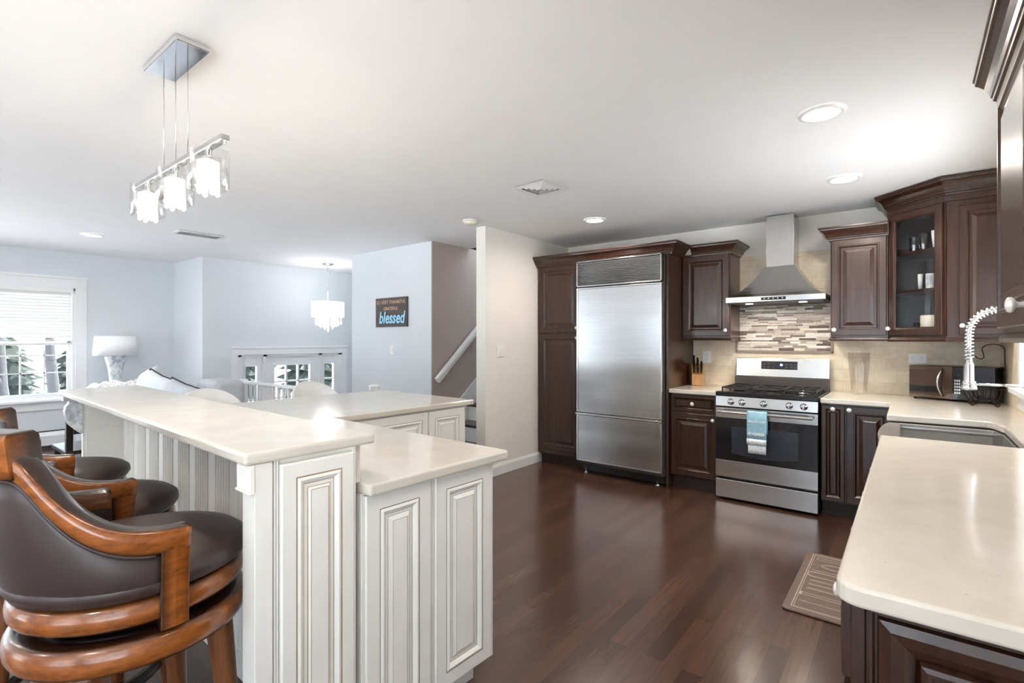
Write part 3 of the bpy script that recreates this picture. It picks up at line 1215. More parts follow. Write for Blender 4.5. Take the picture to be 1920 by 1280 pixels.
up = fridge_door('fridge_door', .632, 1.893)
lo = fridge_door('freezer_drawer', .136, .600)
mb = MB()
mb.box(fx0 - .006, fx1 + .004, 4.466, 4.522, .604, .626)
mb.build('drawer_handle_rail', M['steel_bright'], lo, bevel=.003)
mb = MB()
mb.lathe([(0, 0), (.010, 0), (.010, .012), (0, .013)], (fx1 - .045, 4.466, .615), 12, axis='Y')
mb.build('lock', M['nickel'], lo)
mb = MB()
mb.box(fx0, fx1, 4.50, 4.524, 1.905, 2.163)
mb.box(fx0, fx0 + .012, 4.476, 4.524, 1.905, 2.163)
mb.box(fx1 - .012, fx1, 4.476, 4.524, 1.905, 2.163)
mb.box(fx0, fx1, 4.476, 4.524, 1.905, 1.916)
mb.box(fx0, fx1, 4.476, 4.524, 2.152, 2.163)
gr = mb.build('grille', M['steel_bright'], rf, bevel=.0015)
mb = MB()
for i in range(13):
    z = 1.919 + i * .0180
    mb.loft([[(x, 4.481, z + .001), (x, 4.499, z + .014), (x, 4.499, z + .018), (x, 4.479, z + .006)] for x in (fx0 + .013, fx1 - .013)], smooth=False)
mb.build('louvres', M['steel_bright'], gr)
mb = MB()
mb.box(fx0 + .01, fx1 - .01, 4.60, 4.64, .012, .099)
mb.build('kick_grille', M['black'], rf)
for x in (fx0 + .07, fx1 - .07):
    mb = MB()
    mb.lathe([(0, 0), (.022, 0), (.022, .01), (.008, .015), (.008, .10), (0, .10)], (x, 4.56, 0), 12)
    mb.build('levelling_foot', M['nickel'], rf)

# wall cabinet left of hood
wl = thing('upper_cabinet', 'warm brown wall cabinet with one raised-panel door between refrigerator and hood', 'cabinet', (-1.53, 5.08, 1.36), 0, 'wall cabinets')
TU = Tr(0, 4.92, 0)
mb = MB()
mb.box(-1.754, -1.305, 4.92, YB - .01, 1.385, 2.19)
mb.build('body', M['espresso'], wl, bevel=.002)
d = panel(wl, TU, -1.742, 1.402, .426, .765, P_DARK, M['espresso'])
knob(d, TU, -1.342, 1.452)
mb = MB()
mb.sweep([(-1.754, 4.912), (-1.301, 4.912), (-1.301, YB - .01)], [(-.02, 1.36), (.004, 1.36), (.006, 1.37), (.0, 1.384), (-.02, 1.384)])
mb.build('light_rail', M['espresso'], wl)
mb = MB()
mb.sweep([(-1.655, 4.91), (-1.303, 4.91), (-1.303, YB - .01)], crown_prof(2.168, .100))
mb.build('crown_molding', M['espresso'], wl)

# base cabinet left of the range
bl_ = thing('base_cabinet', 'dark base cabinet with one drawer over one door left of the range', 'cabinet', (-1.54, 4.93, 0), 0, 'base cabinets')
mb = MB()
mb.box(-1.755, -1.332, 4.62, YB - .012, .115, .875)
mb.build('body', M['espresso'], bl_, bevel=.002)
mb = MB()
mb.box(-1.755, -1.332, 4.675, YB - .02, 0, .114)
mb.build('toe_kick', M['espresso_toe'], bl_)
d = panel(bl_, TF, -1.748, .712, .410, .150, P_DRAWER, M['espresso'], 'drawer')
knob(d, TF, -1.543, .787)
d = panel(bl_, TF, -1.748, .125, .410, .572, P_DARK, M['espresso'])
knob(d, TF, -1.364, .655)

ct = MB()
ct.box(-1.756, -1.325, 4.570, YB - .009, .876, .914)
o = ct.build('countertop', M['quartz'], bevel=.006, seg=3)
tag(o, 'short cream quartz countertop holding the knife block left of the range', 'countertop')

# ------------------------------------------------------------------ range
st = thing('gas_range', 'freestanding stainless gas range with black glass oven door', 'stove', (-.9375, 4.86, 0))
sx0, sx1 = -1.319, -.557
mb = MB()
mb.box(sx0 + .004, sx1 - .004, 4.565, 5.18, .03, .886)
mb.build('body', M['black'], st, bevel=.002)
for x in (sx0 + .05, sx1 - .05):
    for y in (4.62, 5.12):
        mb = MB()
        mb.lathe([(0, 0), (.018, 0), (.018, .012), (.008, .014), (.008, .031), (0, .031)], (x, y, 0), 10)
        mb.build('foot', M['black'], st)
mb = MB()
mb.box(sx0, sx1, 4.512, 4.564, .022, .178)
mb.build('storage_drawer', M['steel'], st, bevel=.004)
# oven door
mb = MB()
mb.box(sx0, sx1, 4.516, 4.564, .200, .792)
od = mb.build('oven_door', M['black'], st, bevel=.003)
mb = MB()
mb.box(sx0, sx1, 4.510, 4.5155, .200, .342)
mb.build('lower_steel_band', M['steel'], od, bevel=.002)
mb = MB()
mb.box(sx0, sx1, 4.510, 4.5155, .703, .790)
mb.build('upper_steel_band', M['steel'], od, bevel=.002)
mb = MB()
mb.box(sx0 + .004, sx1 - .004, 4.5115, 4.5155, .344, .702)
mb.build('glass', M['black_glass'], od)
mb = MB()
pts = []
for i in range(13):
    x = -1.19 + i * .5 / 12
    pts.append((x, .410 - .025 * math.sin(math.pi * i / 12)))
poly = pts + [(-.69, .632), (-1.19, .632)]
a = [mb.v((x, 4.5108, z)) for x, z in poly]
b = [mb.v((x, 4.5116, z)) for x, z in poly]
mb.f(a); mb.f(list(reversed(b)))
for i in range(len(poly)):
    mb.f([a[i], a[(i + 1) % len(poly)], b[(i + 1) % len(poly)], b[i]])
mb.build('window', plain('grey_oven_window', lin(52, 58, 68), .12, coat=.4, var=.1, nscale=4), od)
mb = MB()
mb.loft([[(x, y, z) for y, z in ((4.450, .748), (4.446, .760), (4.452, .774), (4.474, .777), (4.476, .750))] for x in (sx0 + .03, sx1 - .03)], smooth=False)
for x in (sx0 + .05, sx1 - .05):
    mb.box(x - .016, x + .016, 4.47, 4.511, .753, .774)
mb.build('handle', M['steel_bright'], od, bevel=.002)
# control panel and knobs
mb = MB()
mb.loft([[(x, y, z) for y, z in ((4.510, .800), (4.518, .886), (4.564, .886), (4.564, .800))] for x in (sx0, sx1)], smooth=False)
cp = mb.build('control_panel', M['steel'], st, bevel=.003)
for x in (-1.195, -1.107, -.942, -.755, -.653):
    mb = MB()
    mb.lathe([(0, 0), (.026, 0), (.027, .006), (.022, .010), (.0205, .028), (.018, .031), (0, .031)], (x, 4.513, .842), 20, axis='Y')
    kb = mb.build('knob', M['steel_bright'], cp)
    mb = MB()
    mb.box(x - .004, x + .004, 4.476, 4.483, .822, .862)
    mb.build('grip', M['nickel'], kb, bevel=.001)
# cooktop
mb = MB()
mb.box(sx0 - .004, sx1 + .004, 4.520, 5.13, .887, .922)
ck = mb.build('cooktop', M['black'], st, bevel=.005)


def grate(x0, x1, y0, y1):
    mb = MB()
    z0, z1 = .923, .958
    w = .012
    for (a, b, c, d_) in ((x0, x1, y0, y0 + w), (x0, x1, y1 - w, y1), (x0, x0 + w, y0, y1), (x1 - w, x1, y0, y1)):
        mb.box(a, b, c, d_, z1 - .014, z1)
    for x in (x0, x1 - w):
        for y in (y0, (y0 + y1) / 2, y1 - w):
            mb.box(x, x + w, y, y + w, z0, z1 - .014)
    mb.box(x0, x1, (y0 + y1) / 2 - w / 2, (y0 + y1) / 2 + w / 2, z1 - .014, z1)
    cx = (x0 + x1) / 2
    for yc in (y0 + (y1 - y0) * .25, y0 + (y1 - y0) * .75):
        for k in range(4):
            a = math.pi / 4 + k * math.pi / 2
            p = Vector((cx + .03 * math.cos(a), yc + .03 * math.sin(a), z1 - .007))
            q = Vector((cx + .105 * math.cos(a), yc + .105 * math.sin(a), z1 - .007))
            mb.bar(p, q, w * .8, .014)
    mb.build('grate', M['black_matte'], ck, bevel=.002)


grate(-1.295, -1.060, 4.60, 5.08)
grate(-1.050, -.826, 4.60, 5.08)
grate(-.816, -.581, 4.60, 5.08)
for x, y, r in ((-1.178, 4.72, .045), (-1.178, 4.96, .035), (-.938, 4.84, .05), (-.698, 4.72, .04), (-.698, 4.96, .045)):
    mb = MB()
    mb.lathe([(0, .923), (r, .923), (r, .934), (r * .8, .936), (r * .8, .944), (0, .946)], (x, y, 0), 20)
    mb.build('burner', M['nickel'] if x > -.8 else M['black_matte'], ck)
# backguard
mb = MB()
mb.box(sx0 - .003, sx1 + .003, 5.135, 5.235, .90, 1.02)
mb.build('backguard_riser', M['grey_panel'], st, bevel=.003)
mb = MB()
mb.loft([[(x, y, z) for y, z in ((5.170, 1.022), (5.185, 1.195), (5.235, 1.195), (5.235, 1.022))] for x in (sx0 - .003, sx1 + .003)], smooth=False)
bgp = mb.build('backguard', M['steel_v'], st, bevel=.004)
mb = MB()
mb.loft([[(x, y, z) for y, z in ((5.174, 1.093), (5.180, 1.168), (5.19, 1.168), (5.19, 1.093))] for x in (-1.100, -.800)], smooth=False)
dsp = mb.build('display_panel', M['black_glass'], bgp)
mb = MB()
mb.lathe([(0, 0), (.012, 0), (.012, .002), (0, .0021)], (-.93, 5.1765, 1.135), 12, axis='Y')
mb.build('clock_display', M['display_blue'], dsp)
mb = MB()
for i in range(16):
    x = -1.085 + (i % 8) * .037
    if 3 <= i % 8 <= 4: continue
    z = 1.107 + (i // 8) * .026
    mb.box(x, x + .022, 5.1725 + (z - 1.093) * .08, 5.178 + (z - 1.093) * .08, z, z + .012)
mb.build('buttons', M['grey_panel'], dsp)

# towel on the oven handle
tw = thing('dish_towel', 'light blue dish towel with white print hanging from the oven handle', 'towel', (-1.004, 4.45, .42))
def towel_strip(x0, x1, path, mat, name):
    mb = MB()
    n = 8
    rows = []
    for i in range(n + 1):
        x = x0 + (x1 - x0) * i / n
        wv = .0025 * math.sin(i * 1.7)
        rows.append([mb.v((x, y + wv * (0 if k < 3 else 1), z)) for k, (y, z) in enumerate(path)])
    for i in range(n):
        for k in range(len(path) - 1):
            mb.f([rows[i][k], rows[i + 1][k], rows[i + 1][k + 1], rows[i][k + 1]], smooth=True)
    return mb.build(name, mat, tw, solid=.004)
tp = [(4.488, .60), (4.487, .70), (4.484, .772), (4.470, .784), (4.452, .783), (4.441, .772), (4.439, .70), (4.438, .62), (4.436, .555)]
towel_strip(-1.052, -.904, tp, M['towel'], 'cloth')
towel_strip(-1.051, -.905, [(4.435, .560), (4.434, .54), (4.434, .512)], M['towel_white'], 'white_hem')
towel_strip(-1.042, -.908, [(4.441, .530), (4.440, .48), (4.440, .442)], M['towel_white'], 'under_layer')
for z, s in ((.70, .026), (.60, .036)):
    random.seed(3)
    mb = MB()
    for i in range(26):
        x = -1.044 + i * .0050
        h = s * random.uniform(.3, 1)
        mb.box(x, x + .0035, 4.4305, 4.4325, z - h * .4, z + h * .5)
    mb.build('print', M['towel_white'], tw)

# ------------------------------------------------------------------ hood
hd_ = thing('range_hood', 'stainless chimney range hood above the gas range', 'range hood', (-.92, 5.0, 1.68))
hx0, hx1 = -1.300, -.535
mb = MB()
mb.box(-1.020, -.800, 4.995, YB - .001, 2.02, CEIL - .012)
mb.build('chimney', M['steel_v'], hd_, bevel=.002)
mb = MB()
rings = []
for t in [0, .1, .2, .32, .45, .6, .8, 1.0]:
    e = t ** .62
    x0 = hx0 + (-1.028 - hx0) * e
    x1 = hx1 + (-.792 - hx1) * e
    y0 = 4.745 + (4.985 - 4.745) * e
    z = 1.742 + (2.022 - 1.742) * t
    rings.append([(x0, y0, z), (x1, y0, z), (x1, YB - .009, z), (x0, YB - .009, z)])
mb.loft(rings, smooth=False)
mb.build('canopy', M['steel_v'], hd_)
mb = MB()
mb.box(hx0, hx1, 4.745, YB - .009, 1.695, 1.742)
lip = mb.build('lip', M['steel_bright'], hd_, bevel=.002)
mb = MB()
mb.box(hx0 + .02, hx1 - .02, 4.77, 5.22, 1.688, 1.6955)
mb.build('filter', M['grey_panel'], hd_)
for x in (-1.13, -.71):
    mb = MB()
    mb.lathe([(0, 1.6875), (.03, 1.6875), (.03, 1.6835), (0, 1.6835)], (x, 4.86, 0), 20)
    mb.build('hood_lamp', M['lamp_lens'], hd_)
    area_light('hood_lamp_light', (x, 4.86, 1.680), (0, 0, 0), .05, 0, 2.2, (1, .88, .74), 'DISK', 170)
mb = MB()
mb.box(-1.01, -.82, 4.7425, 4.7452, 1.707, 1.731)
cpn = mb.build('switch_panel', M['black_glass'], lip)
for i in range(5):
    mb = MB()
    mb.lathe([(0, 0), (.006, 0), (.006, .004), (0, .0045)], (-.985 + i * .035, 4.7425, 1.719), 10, axis='Y')
    mb.build('button', M['chrome'], cpn)

# ------------------------------------------------------------------ stone mosaic panel behind the range
mo = thing('mosaic_panel', 'framed panel of stacked grey and brown stone strips between hood and range', 'mosaic', (-.93, YB, 1.25))
mb = MB()
random.seed(11)
z = 1.266
while z < 1.684:
    h = random.choice((.010, .014, .018, .024))
    h = min(h, 1.687 - z)
    x = -1.324 - random.uniform(0, .06)
    while x < -.552:
        w = random.uniform(.045, .17)
        x0, x1 = max(x, -1.324), min(x + w, -.550)
        if x1 - x0 > .006:
            dpt = random.uniform(.003, .011)
            mb.box(x0, x1 - .001, YB - .012 - dpt, YB - .010, z, z + h - .001, burn=random.betavariate(1.3, 1.2))
        x += w
    z += h
mb.build('stone_strips', M['mosaic'], mo)
mb = MB()
for a in ((-1.342, -1.326, 1.250, 1.686), (-.549, -.533, 1.250, 1.686), (-1.342, -.533, 1.248, 1.264)):
    mb.box(a[0], a[1], YB - .026, YB - .009, a[2], a[3])
mb.box(-1.326, -.549, YB - .0115, YB - .009, 1.264, 1.686)
mb.build('pencil_frame', plain('taupe_pencil_trim', lin(150, 132, 116), .4), mo, bevel=.004)

# ------------------------------------------------------------------ wall cabinet right of hood
wr = thing('upper_cabinet', 'dark wall cabinet with one raised-panel door between hood and glass corner cabinet', 'cabinet', (-.33, 5.08, 1.355), 0, 'wall cabinets')
mb = MB()
mb.box(-.520, -.136, 4.92, YB - .01, 1.385, 2.20)
mb.build('body', M['espresso'], wr, bevel=.002)
d = panel(wr, TU, -.511, 1.402, .366, .778, P_DARK, M['espresso'])
knob(d, TU, -.490, 1.447)
mb = MB()
mb.sweep([(-.524, YB - .01), (-.524, 4.912), (-.136, 4.912)], [(-.02, 1.357), (.004, 1.357), (.006, 1.37), (.0, 1.384), (-.02, 1.384)])
mb.build('light_rail', M['espresso'], wr)
mb = MB()
mb.sweep([(-.522, YB - .01), (-.522, 4.91), (-.136, 4.91)], crown_prof(2.182, .104, .9))
mb.build('crown_molding', M['espresso'], wr)

# ------------------------------------------------------------------ diagonal corner cabinet
cc = thing('corner_cabinet', 'tall dark diagonal corner wall cabinet with a glass door reaching the ceiling', 'cabinet', (.2, 4.94, 1.355), 0, 'wall cabinets')
A_, B_ = Vector((-.132, 4.92)), Vector((.195, 4.62))
ang = math.atan2(B_.y - A_.y, B_.x - A_.x)
wdg = (B_ - A_).length
TDg = Tr(A_.x, A_.y, 0, ang)
mb = MB()
mb.box(-.132, -.114, 4.93, YB - .01, 1.385, 2.37)                 # left side
mb.box(.20, .538, 4.622, 4.640, 1.385, 2.37)                      # end
mb.box(-.114, .538, YB - .022, YB - .010, 1.385, 2.37)            # backs
mb.box(.524, .538, 4.640, YB - .022, 1.385, 2.37)
cpoly = [(-.132, YB - .01), (-.132, 4.92), (.195, 4.62), (.538, 4.62), (.538, YB - .01)]
mb.prism(cpoly, 1.372, 1.392)
mb.prism(cpoly, 2.34, 2.375)
mb.build('body', M['espresso'], cc, bevel=.0015)
mb = MB(TDg)
mb.box(0, .022, -.001, .018, 1.392, 2.34); mb.box(wdg - .022, wdg, -.001, .018, 1.392, 2.34)
mb.box(.022, wdg - .022, -.001, .018, 2.315, 2.34); mb.box(.022, wdg - .022, -.001, .018, 1.392, 1.402)
mb.build('face_frame', M['espresso'], cc)
ins = [(-.11, YB - .025), (-.11, 4.94), (.19, 4.655), (.52, 4.655), (.52, YB - .025)]
for z in (1.722, 2.012):
    mb = MB()
    mb.prism(ins, z, z + .019)
    mb.build('shelf', M['espresso'], cc)
# glass door
mb = MB(TDg)
x0, x1, z0, z1 = .014, wdg - .014, 1.402, 2.322
fw = .058
PF = [(0, 0), (0, .016), (.004, .020), (.040, .020), (.043, .023), (.050, .022), (.058, .012), (.058, .004)]
prev = None
for ins_, out in PF:
    c = [mb.v((x0 + ins_, -out, z0 + ins_)), mb.v((x1 - ins_, -out, z0 + ins_)), mb.v((x1 - ins_, -out, z1 - ins_)), mb.v((x0 + ins_, -out, z1 - ins_))]
    if prev:
        for i in range(4):
            mb.f([prev[i], prev[(i + 1) % 4], c[(i + 1) % 4], c[i]])
    else:
        first = c
    prev = c
for i in range(4):
    mb.f([first[i], first[(i + 1) % 4], prev[(i + 1) % 4], prev[i]])
gd = mb.build('glass_door', M['espresso'], cc)
mb = MB(TDg)
mb.box(x0 + fw - .004, x1 - fw + .004, -.008, -.005, z0 + fw - .004, z1 - fw + .004)
mb.build('pane', M['cab_glass'], gd)
knob(gd, TDg, .034, 1.452, .020)
TE = Tr(0, 4.62, 0)
d = panel(cc, TE, .262, 1.402, .272, .88, [(i * .82, o_, m_) for i, o_, m_ in P_DARK], M['espresso'])
mb = MB()
mb.lathe([(0, 0), (.006, 0), (.006, .018), (.012, .022), (.016, .030), (.010, .036), (0, .037)], (.276, 4.60, 1.462), 14, axis='Y')
mb.build('knob', M['knob'], d)
mb = MB()
mb.sweep([(-.136, YB - .01), (-.136, 4.918), (.193, 4.612), (.538, 4.612)], [(-.02, 1.352), (.006, 1.352), (.008, 1.366), (.0, 1.384), (-.02, 1.384)])
mb.build('light_rail', M['espresso'], cc)
mb = MB()
mb.sweep([(-.136, YB - .01), (-.136, 4.916), (.193, 4.614), (.538, 4.614)], [(0, 2.325), (.006, 2.325), (.006, 2.365)] + crown_prof(2.367, .116, 1.0))
mb.build('crown_molding', M['espresso'], cc)

# glassware on its shelves: positions along the diagonal door (s) and inwards (t)
def cabpos(s, t):
    p = TDg @ Vector((s, t, 0))
    return p.x, p.y


def lathe_thing(name, label, cat, x, y, z, prof, mat, group=None, n=20, smooth=True):
    mb = MB()
    mb.lathe(prof, (x, y, z), n, smooth=smooth)
    return tag(mb.build(name, mat), label, cat, group)


TUMB = [(0, .002), (.026, .002), (.030, .09), (.028, .09), (.024, .006), (0, .006)]
Z1, Z2, Z3 = 1.3925, 1.7415, 2.0315
x, y = cabpos(.125, .10)
lathe_thing('crystal_tumbler', 'cut crystal tumbler at the left of the top shelf behind the glass door', 'glass', x, y, Z3, [(0, .001), (.030, .001), (.036, .05), (.038, .11), (.034, .11), (.031, .05), (.026, .01), (0, .01)], M['crystal'], 'glassware in the corner cabinet', 12, False)
x, y = cabpos(.19, .11)
lathe_thing('crystal_tumbler', 'cut crystal tumbler second from left on the top shelf behind the glass door', 'glass', x, y, Z3, [(0, .001), (.028, .001), (.033, .05), (.035, .13), (.031, .13), (.028, .05), (.024, .01), (0, .01)], M['crystal'], 'glassware in the corner cabinet', 12, False)
mb = MB(TDg @ Tr(.33, .11, 0, R(20)))
mb.loft([[(a * k, b * k, z_) for a, b in ((-.06, -.03), (.06, -.03), (.06, .03), (-.06, .03))] for z_, k in ((Z3 + .001, .85), (Z3 + .10, 1), (Z3 + .13, 1.02))], smooth=False)
o = tag(mb.build('crystal_box', M['marble'], bevel=.004), 'silvery square glass dish at the right of the top shelf behind the glass door', 'dish')
x, y = cabpos(.15, .12)
lathe_thing('shot_glass', 'slim pale glass at the left of the middle shelf behind the glass door', 'glass', x, y, Z2, [(0, .001), (.013, .001), (.017, .12), (.015, .12), (.011, .01), (0, .01)], M['porcelain'], 'glassware in the corner cabinet', 12)
x, y = cabpos(.225, .12)
lathe_thing('crystal_tumbler', 'cut crystal tumbler on the middle shelf behind the glass door', 'glass', x, y, Z2, [(0, .001), (.026, .001), (.027, .115), (.023, .115), (.022, .01), (0, .01)], M['marble'], 'glassware in the corner cabinet', 12, False)
x, y = cabpos(.345, .12)
lathe_thing('white_vase', 'white bottle-shaped vase at the right of the middle shelf behind the glass door', 'vase', x, y, Z2, [(0, .001), (.035, .001), (.058, .03), (.062, .07), (.045, .13), (.020, .18), (.018, .215), (.024, .225), (.020, .226), (.012, .18), (0, .17)], M['porcelain'])
x, y = cabpos(.25, .09)
lathe_thing('pillar_candle', 'wide ivory pillar candle on the bottom shelf behind the glass door', 'candle', x, y, Z1, [(0, .0), (.055, .0), (.056, .15), (.05, .155), (.045, .15), (0, .148)], M['candle'])
x, y = cabpos(.365, .09)
lathe_thing('pillar_candle', 'narrow ivory pillar candle at the right of the bottom shelf behind the glass door', 'candle', x, y, Z1, [(0, .0), (.035, .0), (.036, .16), (.03, .163), (0, .16)], M['candle'])
x, y = cabpos(.15, .09)
lathe_thing('tealight_holder', 'tiny glass tealight holder at the left of the bottom shelf behind the glass door', 'candle holder', x, y, Z1, [(0, 0), (.02, 0), (.022, .10), (.018, .10), (.016, .02), (0, .02)], M['crystal'], None, 12)
x, y = cabpos(.315, .17)
lathe_thing('wine_glass', 'clear stemmed glass behind the candles on the bottom shelf', 'glass', x, y, Z1, [(0, 0), (.03, .0), (.03, .003), (.004, .008), (.004, .10), (.02, .115), (.034, .15), (.03, .20), (.028, .20), (.031, .15), (.018, .118), (0, .11)], M['crystal'], 'glassware in the corner cabinet', 16)

# ------------------------------------------------------------------ base cabinets right of the range
br_ = thing('base_cabinet', 'dark base cabinet with one narrow and one wider door right of the range', 'cabinet', (-.32, 4.93, 0), 0, 'base cabinets')
mb = MB()
mb.box(-.548, -.088, 4.60, YB - .012, .115, .875)
mb.build('body', M['espresso'], br_, bevel=.002)
mb = MB()
mb.box(-.548, -.088, 4.66, YB - .02, 0, .114)
mb.build('toe_kick', M['espresso_toe'], br_)
TB = Tr(0, 4.60, 0)
d = panel(br_, TB, -.542, .125, .150, .737, P_NARROW, M['espresso'])
knob(d, TB, -.467, .835)
d = panel(br_, TB, -.382, .125, .290, .737, P_DARK, M['espresso'])
knob(d, TB, -.362, .835)

cbn = thing('corner_base_cabinet', 'dark corner base cabinet beneath the counter corner by the microwave', 'cabinet', (.22, 4.5, 0), 0, 'base cabinets')
mb = MB()
mb.box(-.086, XR - .01, 3.83, YB - .012, .115, .875)
mb.build('body', M['espresso'], cbn)
mb = MB()
mb.box(-.03, XR - .01, 3.83, YB - .02, 0, .114)
mb.build('toe_kick', M['espresso_toe'], cbn)
TR_ = Tr(-.086, 4.58, 0, FACE_NX)
d = panel(cbn, TR_, .01, .125, .72, .737, P_DARK, M['espresso'])

sk_b = thing('sink_base_cabinet', 'dark base cabinet under the steel apron sink', 'cabinet', (.22, 3.4, 0), 0, 'base cabinets')
mb = MB()
mb.box(-.086, XR - .01, 2.972, 3.826, .115, .655)
mb.build('body', M['espresso'], sk_b)
mb = MB()
mb.box(-.03, XR - .01, 2.972, 3.826, 0, .114)
mb.build('toe_kick', M['espresso_toe'], sk_b)
TR2 = Tr(-.086, 3.826, 0, FACE_NX)
for i in range(2):
    d = panel(sk_b, TR2, .008 + i * .421, .125, .415, .52, P_DARK, M['espresso'])
    knob(d, TR2, .39 + i * .075, .60)

nb = thing('base_cabinet', 'dark base cabinet with a large raised end panel in the right foreground', 'cabinet', (.22, 2.05, 0), 0, 'base cabinets')
mb = MB()
mb.box(-.086, XR - .01, 1.165, 2.968, .115, .875)
mb.build('body', M['espresso'], nb, bevel=.002)
mb = MB()
mb.box(-.03, XR - .01, 1.22, 2.968, 0, .114)
mb.build('toe_kick', M['espresso_toe'], nb)
TR3 = Tr(-.086, 2.968, 0, FACE_NX)
for i in range(4):
    w = 1.80 / 4
    dr = panel(nb, TR3, .005 + i * w, .712, w - .01, .150, P_DRAWER, M['espresso'], 'drawer')
    knob(dr, TR3, .005 + i * w + w / 2, .787)
    dd = panel(nb, TR3, .005 + i * w, .125, w - .01, .572, P_DARK, M['espresso'])
    knob(dd, TR3, .005 + i * w + (w - .045 if i % 2 == 0 else .035), .655)
TEp = Tr(0, 1.165, 0)
mb = MB(TEp)
mb.box(-.090, -.066, -.008, 0, .115, .872)
mb.build('end_stile', M['espresso'], nb, bevel=.002)
panel(nb, TEp, -.063, .120, .59, .750, P_BIG, M['espresso'], 'end_panel')

# ------------------------------------------------------------------ L-shaped counter with the sink cut-out
def arc(cx, cy, r, a0, a1, n=6):
    return [(cx + r * math.cos(R(a0 + (a1 - a0) * i / n)), cy + r * math.sin(R(a0 + (a1 - a0) * i / n))) for i in range(n + 1)]


poly = [(-.549, YB - .009), (-.549, 4.545)]
poly += [(-.14, 4.545)] + arc(-.14, 4.517, .028, 90, 0, 4)[1:]
poly += [(-.112, 3.80), (.33, 3.825), (.352, 3.80), (.385, 3.66), (.385, 2.972), (-.112, 2.972)]
poly += arc(-.072, 1.152, .040, 180, 270, 5)
poly += [(XR - .001, 1.112), (XR - .001, 3.4), (XR - .001, YB - .009)]
mb = MB()
mb.prism(list(reversed(poly)), .876, .914)
o = tag(mb.build('countertop', M['quartz'], bevel=.007, seg=3), 'long L-shaped cream quartz countertop around the sink and microwave corner', 'countertop')

# sink
sk = thing('apron_sink', 'stainless steel apron-front sink set into the right-hand counter', 'sink', (.12, 3.39, .66))
ox = -.095
outer = [(-.095, 3.795)]
front = []
for i in range(11):
    t = i / 10
    front.append((-.095 - .042 * math.sin(math.pi * t) ** .6, 3.795 - t * .815))
outer = front + [(.405, 2.98), (.405, 3.66), (.372, 3.795)]
inner = [(-.045, 3.775), (-.045, 3.02), (.378, 3.02), (.378, 3.65), (.352, 3.775)]
mb = MB()
# rim as triangulated ring: build walls + top using bridge
ot = [mb.v((x, y, .872)) for x, y in outer]
ob = [mb.v((x, y, .662)) for x, y in outer]
it = [mb.v((x, y, .872)) for x, y in inner]
ib = [mb.v((x, y, .690)) for x, y in inner]
for A, B in ((ot, ob),):
    for i in range(len(A)):
        mb.f([A[i], A[(i + 1) % len(A)], B[(i + 1) % len(A)], B[i]])
for i in range(len(it)):
    mb.f([it[i], it[(i + 1) % len(it)], ib[(i + 1) % len(it)], ib[i]])
mb.f(ob); mb.f(ib)
eo = [mb.bm.edges.get((ot[i], ot[(i + 1) % len(ot)])) for i in range(len(ot))]
ei = [mb.bm.edges.get((it[i], it[(i + 1) % len(it)])) for i in range(len(it))]
bmesh.ops.triangle_fill(mb.bm, edges=eo + ei, use_beauty=True)
mb.build('basin', M['steel_sink'], sk, bevel=.004)
mb = MB()
mb.lathe([(0, .6905), (.055, .6905), (.055, .6925), (.04, .6925), (.036, .6910), (0, .6910)], (.17, 3.40, 0), 20)
mb.build('drain', M['chrome'], sk)
mb = MB()
mb.box(-.044, .377, 3.022, 3.045, .838, .850)
mb.build('ledge', M['steel_bright'], sk)
mb = MB()
mb.box(-.044, .377, 3.755, 3.774, .838, .850)
mb.build('ledge', M['steel_bright'], sk)

# faucet
fa = thing('spring_faucet', 'chrome spring-neck pull-down faucet arching over the sink', 'faucet', (.455, 3.35, .914))
fy = 3.35
mb = MB()
mb.lathe([(0, .001), (.028, .001), (.028, .012), (.022, .016), (.020, .09), (.013, .10), (.013, .30), (0, .30)], (.455, fy, .914), 20)
mb.build('base', M['chrome'], fa)
mb = MB()
mb.tube([(.455, fy - .02, .975), (.455, fy - .075, .985), (.455, fy - .10, 1.0)], [.008, .007, .006], 8)
mb.build('lever', M['chrome'], fa)
path = [(.455, fy, 1.20), (.455, fy, 1.30), (.455, fy, 1.40)]
for i in range(1, 13):
    a = math.pi * i / 12
    path.append((.341 + .114 * math.cos(a), fy, 1.40 + .114 * math.sin(a)))
path += [(.227, fy, 1.34), (.227, fy, 1.27)]
mb = MB()
mb.tube(path, .008, 10)
mb.build('hose', M['nickel'], fa)
# spring coil along the path
dense = []
for a, b in zip(path[:-1], path[1:]):
    for k in range(10):
        dense.append(Vector(a).lerp(Vector(b), k / 10))
dense.append(Vector(path[-1]))
L = [0]
for a, b in zip(dense[:-1], dense[1:]):
    L.append(L[-1] + (b - a).length)
tot = L[-1]
turns = 40
coil = []
n = turns * 10
j = 0
for i in range(n + 1):
    s = tot * i / n
    while j < len(L) - 2 and L[j + 1] < s:
        j += 1
    f_ = (s - L[j]) / max(1e-6, L[j + 1] - L[j])
    p = dense[j].lerp(dense[j + 1], f_)
    tdir = (dense[min(j + 2, len(dense) - 1)] - dense[max(j - 1, 0)]).normalized()
    nb1 = Vector((0, 1, 0))
    nb2 = tdir.cross(nb1)
    a = 2 * math.pi * i / 10
    coil.append(p + (nb1 * math.cos(a) + nb2 * math.sin(a)) * .0165)
mb = MB()
mb.tube(coil, .0033, 5)
mb.build('spring', M['chrome'], fa)
mb = MB()
mb.lathe([(0, 1.275), (.012, 1.275), (.014, 1.255), (.019, 1.245), (.020, 1.165), (.024, 1.15), (.032, 1.128), (.030, 1.12), (0, 1.118)], (.227, fy, 0), 20)
mb.build('spray_head', M['chrome'], fa)
mb = MB()
mb.tube([(.455, fy, 1.148), (.25, fy, 1.148)], .007, 10)
